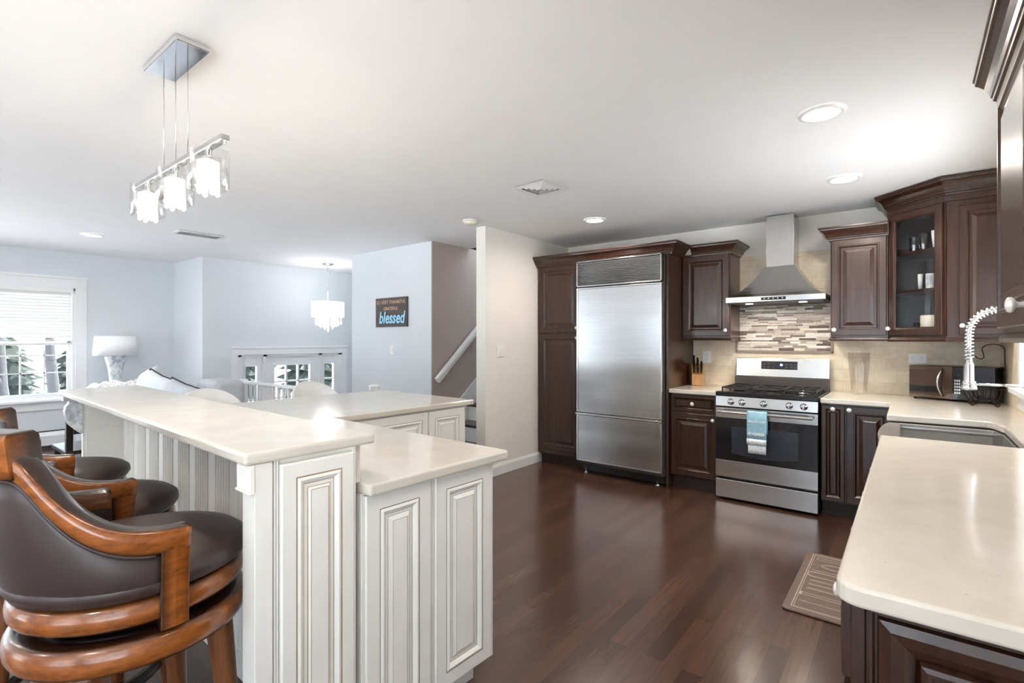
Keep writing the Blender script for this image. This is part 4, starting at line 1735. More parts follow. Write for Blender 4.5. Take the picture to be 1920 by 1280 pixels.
mb.lathe([(.021, 1.135), (.026, 1.135), (.026, 1.162), (.021, 1.162), (.021, 1.135)], (.227, fy, 0), 18)
mb.build('support_arm', M['chrome'], fa)

# ------------------------------------------------------------------ things on the counters
mw = thing('microwave', 'bronze and black mirrored microwave angled in the counter corner', 'microwave', (.25, 5.0, .914))
TM = Tr(-.005, 4.985, .914, R(-16))
mb = MB(TM)
mb.box(0, .49, 0, .24, .014, .258)
mb.build('case', M['black'], mw, bevel=.006)
for x in (.03, .46):
    for y in (.03, .21):
        mb = MB(TM)
        mb.lathe([(0, 0), (.012, 0), (.012, .0145), (0, .0145)], (x, y, 0), 10)
        mb.build('foot', M['black'], mw)
mb = MB(TM)
def bow(x): return -.006 - .016 * math.sin(math.pi * min(1, x / .49))
def bowed(x0, x1, z0, z1, off, mat, name, par):
    mb = MB(TM)
    r = []
    for i in range(9):
        x = x0 + (x1 - x0) * i / 8
        r.append([(x, bow(x) - off, z0), (x, bow(x) - off, z1), (x, bow(x) + .004, z1), (x, bow(x) + .004, z0)])
    mb.loft(r, smooth=False)
    return mb.build(name, mat, par)
md = bowed(.002, .262, .018, .255, .003, M['micro_trim'], 'door', mw)
bowed(.004, .200, .070, .225, .004, M['micro_face'], 'window', md)
bowed(.004, .200, .060, .106, .0045, M['black_glass'], 'lower_window_band', md)
bowed(.263, .488, .018, .255, .003, M['black_glass'], 'control_panel', mw)
mb = MB(TM)
hp = []
for i in range(13):
    t = i / 12
    z = .035 + .205 * t
    s = math.sin(math.pi * t)
    hp.append([(.215 - .020 * s, bow(.2) - .012 - .035 * s, z), (.203 - .020 * s, bow(.2) - .020 - .035 * s, z), (.206 - .02 * s, bow(.2) - .002 - .035 * s, z)])
mb.loft(hp)
mb.build('handle', M['steel_bright'], md)
mb = MB(TM)
for i in range(15):
    x = .275 + (i % 3) * .012
    z = .06 + (i // 3) * .022
    mb.box(x, x + .008, bow(x) - .0045, bow(x) - .002, z, z + .013)
mb.build('buttons', M['nickel'], mw)

# fruit basket with hook
fb = thing('fruit_basket', 'empty dark wire fruit basket with a curved banana hook on the corner counter', 'fruit basket', (.395, 4.715, .914))
bx, by = .395, 4.715
mb = MB()
ringp = [(bx + .112 * math.cos(2 * math.pi * i / 28), by + .112 * math.sin(2 * math.pi * i / 28), 1.035) for i in range(28)]
mb.tube(ringp, .0032, 6, closed=True)
ringp = [(bx + .05 * math.cos(2 * math.pi * i / 20), by + .05 * math.sin(2 * math.pi * i / 20), .940) for i in range(20)]
mb.tube(ringp, .0028, 6, closed=True)
mb.build('rim', M['bronze'], fb)
mb = MB()
for i in range(16):
    a = 2 * math.pi * i / 16
    q = [(bx + r * math.cos(a), by + r * math.sin(a), z) for r, z in ((.112, 1.035), (.106, 1.0), (.09, .965), (.07, .946), (.05, .940))]
    mb.tube(q, .002, 5)
mb.build('wires', M['bronze'], fb)
for k in range(4):
    a = R(45 + 90 * k)
    mb = MB()
    cx, cy = bx + .085 * math.cos(a), by + .085 * math.sin(a)
    sp = []
    for i in range(22):
        t = i / 21
        th = -math.pi / 2 + t * 2 * math.pi * 1.25
        r = .0225 * (1 - .45 * t)
        sp.append((cx + r * math.cos(th) * math.cos(a), cy + r * math.cos(th) * math.sin(a), .939 + r * math.sin(th)))
    sp = [(bx + .05 * math.cos(a), by + .05 * math.sin(a), .940)] + sp
    mb.tube(sp, .0025, 6)
    mb.build('scroll_foot', M['bronze'], fb)
mb = MB()
hx, hy = bx + .108, by + .03
hk = [(hx, hy, 1.035), (hx, hy, 1.20), (hx - .002, hy, 1.30)]
for i in range(1, 10):
    a = math.pi * i / 9
    hk.append((hx - .058 + .056 * math.cos(a), hy, 1.30 + .036 * math.sin(a)))
hk += [(hx - .108, hy, 1.27), (hx - .104, hy, 1.245), (hx - .118, hy, 1.232), (hx - .138, hy, 1.24), (hx - .15, hy, 1.255)]
mb.tube(hk, .0036, 8)
mb.build('hook', M['bronze'], fb)

# tall glass vase
lathe_thing('glass_vase', 'tall clear ribbed glass vase on the counter right of the range', 'vase', -.335, 5.08, .914,
            [(0, .001), (.052, .001), (.056, .015), (.060, .10), (.072, .22), (.078, .345), (.074, .345), (.067, .22), (.055, .10), (.050, .03), (0, .025)],
            glass('clear_vase_glass', (.992, .992, .992, 1), .05, 1.45), None, 28)

# knife block and knives
kbk = thing('knife_block', 'slanted beech knife block on the short counter beside the refrigerator', 'knife block', (-1.668, 5.10, .914))
TK = Tr(-1.668, 5.10, .914, R(22)) @ Matrix.Diagonal((1.22, 1.1, 1.25, 1))
mb = MB(TK)
mb.loft([[(x, y, z) for y, z in ((-.055, .001), (.075, .001), (.075, .155), (.055, .175), (-.040, .085))] for x in (-.045, .045)], smooth=False)
mb.build('block', M['block_wood'], kbk, bevel=.003)
nrm = Vector((0, -.6875, .726)).normalized()
kk = 0
for row in range(3):
    for c in range(3 if row < 2 else 2):
        px = -.028 + c * .028
        base = Vector((px, -.028 + row * .030, .0975 + row * .0285))
        L = .085 + .012 * ((row + c) % 3)
        mb = MB(TK)
        mb.bar(base + nrm * .001, base + nrm * .012, .012, .018, up=(0, 1, 1))
        o = mb.build('steak_knife' if row == 0 else 'kitchen_knife', M['nickel'])
        tag(o, '%s-handled knife in the %s row of the knife block, %s' % ('black', ('front', 'middle', 'back')[row], ('left slot', 'middle slot', 'right slot')[c]), 'knife', 'knives in the block')
        WM[o.name] = Matrix.Translation(o.location)
        mb = MB(TK)
        mb.bar(base + nrm * .012, base + nrm * L, .013, .020, up=(0, 1, 1))
        mb.build('handle', M['black'], o, bevel=.003)
        kk += 1

# outlets and switches
def plate(name, label, T_, w, h, kind):
    t = thing(name, label, 'outlet' if kind == 'outlet' else 'light switch', T_ @ Vector((0, 0, -h / 2)))
    mb = MB(T_)
    mb.box(-w / 2, w / 2, -.006, -.0005, -h / 2, h / 2)
    mb.build('plate', M['white_plastic'], t, bevel=.002)
    mb = MB(T_)
    if kind == 'switch':
        mb.box(-.017, .017, -.010, -.006, -.033, .033)
        mb.build('rocker', M['white_plastic'], t, bevel=.001)
    else:
        for s in (-1, 1):
            if w > h:
                mb.box(s * .024 - .015, s * .024 + .015, -.0085, -.006, -.016, .016)
            else:
                mb.box(-.016, .016, -.0085, -.006, s * .024 - .015, s * .024 + .015)
        mb.build('socket', M['vent'], t, bevel=.001)
    return t


plate('wall_outlet', 'white wall outlet on the tile beside the knife block', Tr(-1.62, YB - .008, 1.195), .085, .12, 'outlet')
plate('wall_outlet', 'white horizontal outlet on the tile behind the microwave', Tr(.045, YB - .008, 1.215), .115, .075, 'outlet')
plate('light_switch', 'white light switch on the wall beside the tall pantry cabinet', Tr(XW, 3.965, 1.255, FACE_PX), .118, .125, 'switch')
plate('light_switch', 'white light switch under the wooden wall sign', Tr(-4.965, YC, 1.245), .075, .12, 'switch')

# ------------------------------------------------------------------ near wall cabinet at the right edge
nw = thing('upper_cabinet', 'dark wall cabinet at the right edge of the picture, nearest the viewer', 'cabinet', (.39, 1.4, 1.36), 0, 'wall cabinets')
NX = .245
mb = MB()
mb.box(NX, XR - .002, .45, 2.32, 1.385, 2.19)
mb.build('body', M['espresso'], nw, bevel=.002)
TN = Tr(NX, 2.32, 0, FACE_NX)
for i in range(3):
    d = panel(nw, TN, .012 + i * .62, 1.402, .606, .765, P_DARK, M['espresso'])
    knob(d, TN, .012 + i * .62 + .558, 1.452, s=1.15)
mb = MB()
mb.sweep([(XR - .002, 2.324), (NX - .008, 2.324), (NX - .008, .45)], [(-.02, 1.357), (.004, 1.357), (.006, 1.37), (.0, 1.384), (-.02, 1.384)])
mb.build('light_rail', M['espresso'], nw)
mb = MB()
mb.sweep([(NX - .010, 2.325), (NX - .010, .45)], crown_prof(2.150, .100, .80))
mb.build('crown_molding', M['espresso'], nw)

# ------------------------------------------------------------------ island with raised bar
IR = R(-2)
TI = Tr(-1.36, .60, 0, IR)


def TIx(x, y, z=0, r=0):
    return TI @ Tr(x, y, z, r)


mb = MB(TI)
mb.box(-2.66, 0, 0, .40, 1.034, 1.067)
o = tag(mb.build('bar_countertop', M['quartz'], bevel=.009, seg=3), 'long raised cream quartz bar top above the stools', 'countertop')
mb = MB(TI)
mb.box(-2.60, -.022, .336, .358, .9145, 1.033)
tag(mb.build('quartz_riser', M['quartz'], bevel=.002), 'narrow upright quartz strip between the bar top and the lower island counter', 'backsplash')
mb = MB(TI)
L_ = [(.03, .360), (.03, 1.02), (-1.31, 1.02), (-1.31, 2.18), (-2.47, 2.18), (-2.47, .360)]
mb.prism(L_, .876, .914)
tag(mb.build('island_countertop', M['quartz'], bevel=.008, seg=3), 'lower L-shaped cream quartz island counter behind the raised bar', 'countertop')

# bar base : end pilaster with a door panel, beaded back, end panel, brackets
bb = thing('bar_cabinet', 'ivory glazed bar base with beaded back panels under the raised bar', 'cabinet', TI @ Vector((-1.3, .2, 0)))
WM[bb.name] = Matrix.Translation(bb.location)
mb = MB(TI)
mb.box(-2.58, -.022, .312, .335, 0, 1.033)
mb.box(-.086, -.022, .0785, .312, .085, 1.033)
mb.build('core', M['white_cab'], bb)
mb = MB(TI)
mb.box(-.088, -.010, .030, .078, 0, 1.033)
mb.build('corner_post', M['white_cab'], bb, bevel=.002)
mb = MB(TI)
mb.box(-.092, -.006, .016, .0296, .962, 1.033)
mb.box(-.094, -.004, .012, .0296, .955, .962)
mb.build('corner_bracket', M['white_cab'], bb, bevel=.002)
mb = MB(TI)
for y in (.082, .089):
    mb.box(-.022, -.0125, y, y + .005, .085, 1.033)
mb.build('reeding', M['white_cab'], bb)
panel(bb, TIx(-.022, .098, 0, FACE_PX), .0, .090, .228, .930, P_WHITE_N, [M['white_cab'], M['glaze']], 'end_panel')
mb = MB(TI)
mb.box(-.022, -.010, .327, .3345, .085, 1.033)
mb.build('end_filler', M['white_cab'], bb)
mb = MB(TI)
mb.box(-.086, -.05, .10, .312, 0, .0845)
mb.build('toe_kick', M['white_cab'], bb)
# beaded back: profile along x
mb = MB(TI)
xs = -2.578
prof = []
random.seed(5)
seg = 0
y0 = .312
while xs < -.092:
    w = .24 if seg % 1 == 0 else .2
    end = min(xs + w, -.090)
    prof += [(xs, y0 - .0), (xs + .002, y0 - .012)]
    a = xs + .075
    prof += [(min(a, end), y0 - .012)]
    while a < end - .012:
        for dx, dy in ((.002, -.004), (.006, -.016), (.013, -.018), (.020, -.016), (.024, -.004)):
            if a + dx < end:
                prof.append((a + dx, y0 + dy))
        a += .028
    prof += [(end - .001, y0 - .010)]
    xs = end
    seg += 1
poly = prof + [(-.089, y0), (-2.578, y0)]
clean = []
for p in poly:
    if not clean or (abs(p[0] - clean[-1][0]) + abs(p[1] - clean[-1][1])) > 1e-5:
        clean.append(p)
mb.prism(clean, .12, 1.033)
mb.build('beaded_panel', M['white_cab'], bb)
mb = MB(TI)
mb.box(-2.578, -.089, .290, .312, .0, .119)
mb.build('skirting', M['white_cab'], bb, bevel=.003)
mb = MB(TI)
mb.box(-2.615, -2.58, .100, .335, 0, 1.033)
lp = mb.build('left_end_panel', M['white_cab'], bb, bevel=.002)
mb = MB(TI)
mb.box(-2.5795, -2.574, .115, .300, .13, .82)
mb.box(-2.5795, -2.574, .115, .300, .83, 1.02)
mb.build('inner_panel', M['white_cab'], lp, bevel=.002)
mb = MB(TI)
cor = [(.0995, 1.033), (.0995, .80), (.085, .805), (.060, .83), (.035, .86), (.020, .90), (.016, .94), (.022, .97), (.035, .985), (.035, 1.0), (.008, 1.0), (.008, 1.033)]
mb.loft([[(x, y, z) for y, z in cor] for x in (-2.625, -2.57)], smooth=False)
mb.build('scroll_bracket', M['marble'], bb, bevel=.004)

# lower island cabinet (end seen from the aisle)
ic = thing('island_cabinet', 'ivory glazed island cabinet with two tall raised-panel end doors', 'cabinet', TI @ Vector((-.6, .66, 0)))
WM[ic.name] = Matrix.Translation(ic.location)
mb = MB(TI)
mb.box(-1.33, -.022, .3605, .962, .085, .875)
mb.build('body', M['white_cab'], ic, bevel=.002)
mb = MB(TI)
mb.box(-1.33, -.06, .375, .905, 0, .0845)
mb.build('toe_kick', M['white_cab'], ic)
TIE = TIx(-.022, 0, 0, FACE_PX)
panel(ic, TIE, .366, .088, .268, .782, P_WHITE, [M['white_cab'], M['glaze_dark']], 'end_panel')
panel(ic, TIE, .655, .088, .298, .782, P_WHITE, [M['white_cab'], M['glaze_dark']], 'end_panel')
mb = MB(TI)
for y in (.638, .647):
    mb.box(-.022, -.010, y, y + .0055, .088, .872)
mb.build('reeding', M['white_cab'], ic)
mb = MB(TI)
mb.box(-.022, -.006, .954, .964, .085, .875)
mb.build('corner_bead', M['white_paint'], ic, bevel=.003)
# aisle-side doors (facing +Y)
TIA = TIx(0, .962, 0, R(180))
for i in range(3):
    dr = panel(ic, TIA, .03 + i * .43, .712, .42, .15, P_DRAWER, [M['white_cab']], 'drawer')
    knob(dr, TIA, .03 + i * .43 + .21, .787)
    dd = panel(ic, TIA, .03 + i * .43, .105, .42, .59, P_WHITE, [M['white_cab'], M['glaze_dark']], 'door')
    knob(dd, TIA, .03 + i * .43 + .385, .64)

lg = thing('island_cabinet', 'white island cabinet under the far leg of the counter nearest the stairs', 'cabinet', TI @ Vector((-1.65, 1.6, 0)))
WM[lg.name] = Matrix.Translation(lg.location)
mb = MB(TI)
mb.box(-1.96, -1.347, .97, 2.12, .085, .875)
mb.build('body', M['white_cab'], lg, bevel=.002)
mb = MB(TI)
mb.box(-1.95, -1.40, .99, 2.06, 0, .0845)
mb.build('toe_kick', M['white_cab'], lg)
TLg = TIx(-1.347, 0, 0, FACE_PX)
dr = panel(lg, TLg, 1.02, .60, .725, .265, P_WHITE, [M['white_cab'], M['glaze_dark']], 'drawer')
dr = panel(lg, TLg, 1.02, .095, .725, .495, P_WHITE, [M['white_cab'], M['glaze_dark']], 'door')
panel(lg, TLg, 1.757, .095, .335, .77, P_WHITE, [M['white_cab'], M['glaze_dark']], 'door')

# ------------------------------------------------------------------ bar stools
def make_stool():
    t = thing('bar_stool', '', 'bar stool', (0, 0, 0), 0, 'leather swivel stools along the bar')
    # turned-out legs
    for k in range(4):
        a = R(45 + 90 * k)
        u = Vector((math.cos(a), math.sin(a), 0))
        w = Vector((-math.sin(a), math.cos(a), 0))
        rings = []
        for z, r, s in ((0, .262, .021), (.02, .260, .023), (.16, .247, .025), (.36, .228, .029), (.52, .212, .034), (.575, .206, .036), (.590, .204, .036)):
            c = u * r + Vector((0, 0, z))
            rings.append([c + u * (s * math.cos(2 * math.pi * i / 10)) + w * (s * math.sin(2 * math.pi * i / 10)) for i in range(10)])
        mb = MB()
        mb.loft(rings)
        mb.build('leg', M['leg_wood'], t)
    mb = MB()
    mb.lathe([(.205, .185), (.232, .185), (.236, .195), (.232, .215), (.205, .215), (.201, .205), (.205, .185)], n=40)
    mb.build('footrest_ring', M['dark_wood'], t)
    # swivel base ring, shaft plate, seat ring
    mb = MB()
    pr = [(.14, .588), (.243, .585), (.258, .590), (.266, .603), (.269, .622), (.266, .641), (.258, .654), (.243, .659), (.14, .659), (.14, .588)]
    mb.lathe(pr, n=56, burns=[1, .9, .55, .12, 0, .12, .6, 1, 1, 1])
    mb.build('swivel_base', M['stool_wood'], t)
    mb = MB()
    mb.lathe([(0, .6595), (.20, .6595), (.20, .684), (0, .684)], n=40)
    mb.build('swivel_plate', M['black'], t)
    mb = MB()
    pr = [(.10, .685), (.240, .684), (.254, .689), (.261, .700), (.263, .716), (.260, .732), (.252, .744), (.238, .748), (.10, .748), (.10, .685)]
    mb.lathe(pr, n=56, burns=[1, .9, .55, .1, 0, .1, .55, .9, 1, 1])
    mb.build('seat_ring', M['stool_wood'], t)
    mb = MB()
    mb.lathe([(0, .749), (.240, .749), (.262, .757), (.273, .774), (.270, .793), (.250, .808), (.20, .819), (.12, .825), (0, .827)], n=56)
    cu = mb.build('seat_cushion', M['leather'], t)
    mb = MB()
    mb.tube([(.255 * math.cos(2 * math.pi * i / 48), .255 * math.sin(2 * math.pi * i / 48), .758) for i in range(48)], .004, 6, closed=True)
    mb.build('welt', M['leather'], cu)

    # curved back: angle 0 = straight back (-Y), positive towards +X
    PM = R(93)
    def top(f):
        a = abs(f) / R(1)
        pts = [(0, 1.130), (26, 1.130), (31, 1.118), (36, 1.077), (40, 1.041), (44, 1.014), (48, .991), (52, .972), (56, .957), (60, .945), (66, .932), (72, .924), (80, .917), (88, .912), (93, .911)]
        for (a0, z0), (a1, z1) in zip(pts[:-1], pts[1:]):
            if a <= a1:
                s = (a - a0) / (a1 - a0)
                return z0 + (z1 - z0) * s
        return pts[-1][1]
    def rad(f, z):
        lean = max(0, z - .74) / .42
        back = (math.cos(f) + 1) / 2
        return .262 + .010 * lean + .060 * lean * back ** 2
    def pt(f, z, dr=0):
        r = rad(f, z) + dr
        return (r * math.sin(f), -r * math.cos(f), z)
    n = 62
    fs = [-PM + 2 * PM * i / n for i in range(n + 1)]
    # leather shell, puffed outwards
    mb = MB()
    rings = []
    for f in fs:
        if abs(f) > R(82):
            continue
        zt = top(f) - .062
        zb = .752
        o_, i_ = [], []
        for k in range(7):
            s = k / 6
            z = zb + (zt - zb) * s
            puff = .012 * math.sin(math.pi * s)
            o_.append(pt(f, z, -.004 + puff))
            i_.append(pt(f, z, -.036 - puff * 1.3))
        rings.append(o_ + list(reversed(i_)))
    mb.loft(rings)
    mb.build('back_upholstery', M['leather'], t)
    # top rail
    mb = MB()
    rings = []
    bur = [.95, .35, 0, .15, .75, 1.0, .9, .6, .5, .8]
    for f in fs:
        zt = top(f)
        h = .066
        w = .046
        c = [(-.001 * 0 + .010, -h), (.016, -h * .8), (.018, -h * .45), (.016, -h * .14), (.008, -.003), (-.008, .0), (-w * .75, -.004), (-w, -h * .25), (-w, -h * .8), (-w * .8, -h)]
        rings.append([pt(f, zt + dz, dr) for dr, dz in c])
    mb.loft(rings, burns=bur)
    mb.build('back_rail', M['stool_wood'], t)
    # front posts of the arms
    for s in (-1, 1):
        mb = MB()
        rings = []
        for z in (.668, .70, .76, .82, .86, .885):
            f1, f0 = R(93) * s, R(80) * s
            q = []
            for f, dr in ((f0, .0155), (f0 * .5 + f1 * .5, .0165), (f1, .0155), (f1, -.010), (f1, -.044), (f0, -.044)):
                q.append(pt(f, z, dr))
            rings.append(q)
        mb.loft(rings, burns=[.8, 0.0, .55, .9, 1, 1], smooth=False)
        mb.build('arm_post', M['stool_wood'], t, bevel=.004)
    # crest block
    mb = MB()
    rings = []
    for i in range(21):
        f = R(-31) + R(62) * i / 20
        zt = 1.132
        c = [(.022, -.066), (.026, -.045), (.025, .026), (.015, .036), (-.040, .036), (-.052, .026), (-.052, -.066)]
        rings.append([pt(f, zt + dz, dr) for dr, dz in c])
    mb.loft(rings, burns=[.8, .1, .1, .8, .9, .9, 1], smooth=False)
    mb.build('crest', M['stool_wood'], t, bevel=.004)
    # nail trim
    mb = MB()
    q = []
    for f in fs:
        if abs(f) <= R(80):
            q.append(pt(f, top(f) - .066, .010))
    mb.tube(q, .004, 6)
    mb.build('trim_cord', M['leather'], t)
    return t


stool = make_stool()
STOOLS = [((-1.68, .455), 4, 'brown leather swivel bar stool nearest the viewer, in the left foreground'),
          ((-2.27, .465), 12, 'brown leather swivel bar stool in the middle of the row of three'),
          ((-2.89, .475), 2, 'brown leather swivel bar stool farthest from the viewer, by the bar end')]
for i, ((x, y), rz, lab) in enumerate(STOOLS):
    o = stool if i == 0 else copy_tree(stool)
    o.location = (x, y, 0)
    o.rotation_euler = (0, 0, R(rz))
    o['label'] = lab

# white counter stools on the far side of the island leg
def make_white_stool():
    t = thing('counter_stool', '', 'counter stool', (0, 0, 0), 0, 'white moulded stools at the island leg')
    mb = MB()      # back at -X
    rings = []
    for i in range(25):
        f = R(-88) + R(176) * i / 24
        k = math.cos(f)
        zt = .70 + .305 * max(0, k) ** .55
        o_ = []
        i_ = []
        for j in range(6):
            s = j / 5
            z = .60 + (zt - .60) * s
            r = .205 + .03 * s
            o_.append((-r * math.cos(f), r * math.sin(f), z))
            i_.append((-(r - .018) * math.cos(f), (r - .018) * math.sin(f), z))
        rings.append(o_ + list(reversed(i_)))
    mb.loft(rings)
    mb.build('backrest', M['white_shell'], t)
    mb = MB()
    mb.lathe([(0, .592), (.17, .594), (.205, .605), (.212, .625), (.20, .645), (.15, .652), (0, .650)], n=36)
    mb.build('seat', M['white_shell'], t)
    for k in range(4):
        a = R(45 + 90 * k)
        mb = MB()
        mb.tube([(.12 * math.cos(a), .12 * math.sin(a), .60), (.20 * math.cos(a), .20 * math.sin(a), .0)], [.016, .011], 8)
        mb.build('leg', M['block_wood'], t)
    mb = MB()
    mb.tube([(.165 * math.cos(2 * math.pi * i / 24), .165 * math.sin(2 * math.pi * i / 24), .24) for i in range(24)], .007, 6, closed=True)
    mb.build('foot_ring', M['chrome'], t)
    return t


ws0 = make_white_stool()
for i, (x, y, lab) in enumerate([(-3.93, 2.37, 'white moulded counter stool with rounded back in front of the entry door'),
                                 (-3.90, 1.53, 'white moulded counter stool with rounded back in front of the sofa pillows')]):
    o = ws0 if i == 0 else copy_tree(ws0)
    o.location = (x, y, 0)
    o['label'] = lab

# ------------------------------------------------------------------ kitchen mat
mt = thing('kitchen_mat', 'taupe cushioned kitchen mat with beige line print on the dark floor by the sink', 'mat', (-.32, 3.28, 0))
mb = MB()
mb.prism([(-.50, 2.86), (-.14, 2.86), (-.125, 2.875), (-.125, 3.70), (-.14, 3.715), (-.50, 3.715), (-.515, 3.70), (-.515, 2.875)], .001, .014)
mb.build('cushion', M['mat'], mt, bevel=.006)
mb = MB()
def flat(x0, x1, y0, y1):
    mb.box(x0, x1, y0, y1, .0142, .0148)
for ins_, w in ((.035, .005), (.046, .003)):
    flat(-.515 + ins_, -.515 + ins_ + w, 2.86 + ins_, 3.715 - ins_)
    flat(-.13 - ins_ , -.13 - ins_ + w, 2.86 + ins_, 3.715 - ins_)
    flat(-.515 + ins_, -.13 - ins_, 2.86 + ins_, 2.86 + ins_ + w)
    flat(-.515 + ins_, -.13 - ins_, 3.715 - ins_ - w, 3.715 - ins_)
mb.build('border_print', M['mat_ink'], mt)
mb = MB()
def stroke(pts, r=.0032, closed=False):
    mb.tube([(x, y, .0148) for x, y in pts], r, 5, closed=closed)
flat(-.45, -.20, 3.598, 3.602); flat(-.45, -.20, 3.632, 3.636); flat(-.452, -.448, 3.598, 3.636)
stroke([(-.33 + .085 * math.cos(2 * math.pi * i / 24), 3.515 + .034 * math.sin(2 * math.pi * i / 24)) for i in range(24)], closed=True)
flat(-.462, -.42, 3.513, 3.517); flat(-.245, -.2, 3.513, 3.517)
flat(-.455, -.20, 3.425, 3.430); flat(-.35, -.20, 3.438, 3.441)
u = [(-.20, 3.395)] + [(-.435 + .0325 * math.cos(R(90 + 180 * i / 10)), 3.3625 + .0325 * math.sin(R(90 + 180 * i / 10))) for i in range(11)] + [(-.20, 3.33)]
stroke(u)
for y in (3.27, 3.215, 3.155):
    flat(-.445, -.20, y, y + .006)
    flat(-.44, -.20, y + .016, y + .018)
flat(-.465, -.20, 3.065, 3.069); flat(-.455, -.20, 3.09, 3.094); flat(-.468, -.455, 3.06, 3.10)
flat(-.455, -.20, 2.985, 2.989)
mb.build('line_print', M['mat_ink'], mt)

# ------------------------------------------------------------------ wall sign
sg = thing('wall_sign', 'brown wooden wall sign lettered blessed in light blue', 'sign', (-4.965, YC, 1.525))
mb = MB()
mb.box(-5.262, -4.668, YC - .025, YC - .001, 1.525, 1.880)
mb.build('board', M['sign_board'], sg, bevel=.003)


def text(body, x, z, size, mat, name, y, shear=0, ext=.001, off=0.0, align='CENTER', sx=1):
    cu = bpy.data.curves.new('lettering', 'FONT')
    cu.body = body
    cu.size = size
    cu.shear = shear
    cu.extrude = ext
    cu.offset = off
    cu.align_x = align
    cu.resolution_u = 3
    ob = bpy.data.objects.new('lettering', cu)
    COL.objects.link(ob)
    bpy.context.view_layer.update()
    me = bpy.data.meshes.new_from_object(ob)
    COL.objects.unlink(ob)
    bpy.data.objects.remove(ob)
    me.transform(Matrix.Translation((x, y, z)) @ Matrix.Rotation(R(90), 4, 'X') @ Matrix.Diagonal((sx, 1, 1, 1)))
    me.materials.clear()
    me.materials.append(mat)
    W = WM[sg.name]
    me.transform(W.inverted())
    o = bpy.data.objects.new(name, me)
    COL.objects.link(o)
    o.parent = sg
    return o


text('SO VERY THANKFUL', -4.965, 1.806, .060, M['sign_tan'], 'small_lettering', YC - .0262)
text('GRATEFUL', -4.965, 1.728, .058, M['sign_tan'], 'small_lettering', YC - .0262)
text('blessed', -4.944, 1.566, .200, M['sign_navy'], 'script_shadow', YC - .0262, .22, .0008, .011, sx=.82)
text('blessed', -4.950, 1.570, .200, M['sign_blue'], 'script_lettering', YC - .0285, .22, .001, .0045, sx=.82)

# ------------------------------------------------------------------ stairs, handrail
sr = thing('staircase', 'staircase with dark wood treads and white risers rising behind the wall', 'stairs', (-3.83, 4.8, 0))
mb = MB()
for k in range(1, 10):
    y = 4.0 + (k - 1) * .25
    mb.box(XE + .002, XWL - .002, y + .02, y + .04, .195 * (k - 1), .195 * k - .028)
mb.build('risers', M['white_paint'], sr)
for k in range(1, 10):
    y = 4.0 + (k - 1) * .25
    mb = MB()
    mb.box(XE + .002, XWL - .002, y - .01, y + .27, .195 * k - .028, .195 * k)
    mb.build('tread', M['dark_wood'], sr, bevel=.004)
mb = MB()
mb.loft([[(x, y, z) for y, z in ((3.95, .02), (4.0, .36), (6.1, 2.02), (6.1, 1.2), (4.3, .02))] for x in (XE + .0005, XE + .016)], smooth=False)
mb.build('skirt_board', M['white_paint'], sr)
hr = thing('stair_handrail', 'white sloping handrail fixed to the taupe stair wall', 'handrail', (XE + .05, 4.6, .9))
mb = MB()
p0, p1 = Vector((XE + .06, 3.96, .905)), Vector((XE + .06, 5.5, 2.25))
dv = (p1 - p0).normalized()
nv = Vector((0, -dv.z, dv.y))
mb.loft([[p + Vector((a, 0, 0)) + nv * b for a, b in ((-.022, -.034), (.022, -.034), (.03, .01), (.024, .034), (-.024, .034), (-.03, .01))] for p in (p0, p1)], smooth=False)
mb.build('rail', M['white_paint'], hr, bevel=.004)
for s in (.12, .9):
    p = p0.lerp(p1, s)
    mb = MB()
    mb.tube([p - nv * .03, p - nv * .07 - Vector((.02, 0, 0)), p - nv * .075 - Vector((.058, 0, 0))], .008, 8)
    mb.build('bracket', M['nickel'], hr)

# balustrade round the foyer opening
rl = thing('balustrade', 'white balustrade with square balusters beside the sofa', 'railing', (-5.05, 2.50, 0))
mb = MB()
mb.box(-5.66, -4.36, 2.475, 2.525, .895, .925)
mb.build('top_rail', M['white_paint'], rl, bevel=.006)
mb = MB()
mb.box(-5.66, -4.36, 2.485, 2.515, .07, .10)
mb.build('bottom_rail', M['white_paint'], rl)
for i in range(13):
    x = -5.62 + i * .1
    mb = MB()
    mb.box(x - .012, x + .012, 2.488, 2.512, .1005, .8945)
    mb.build('baluster', M['white_paint'], rl)
for x in (-5.70, -4.32):
    mb = MB()
    mb.box(x - .038, x + .038, 2.462, 2.538, .001, .94)
    mb.build('newel_post', M['white_paint'], rl, bevel=.003)
cap = thing('newel_post', 'white rounded newel cap peeping over the far edge of the island counter', 'post', (-4.36, 3.22, 0))
mb = MB()
mb.box(-4.40, -4.32 + .035, 3.18, 3.26, -.0 + .001, .84)
mb.build('shaft', M['white_paint'], cap, bevel=.003)
mb = MB()
mb.lathe([(0, .8405), (.05, .8405), (.055, .855), (.05, .868), (.062, .882), (.058, .897), (.03, .906), (0, .908)], (-4.355, 3.22, 0), 20)
mb.build('cap', M['white_paint'], cap)

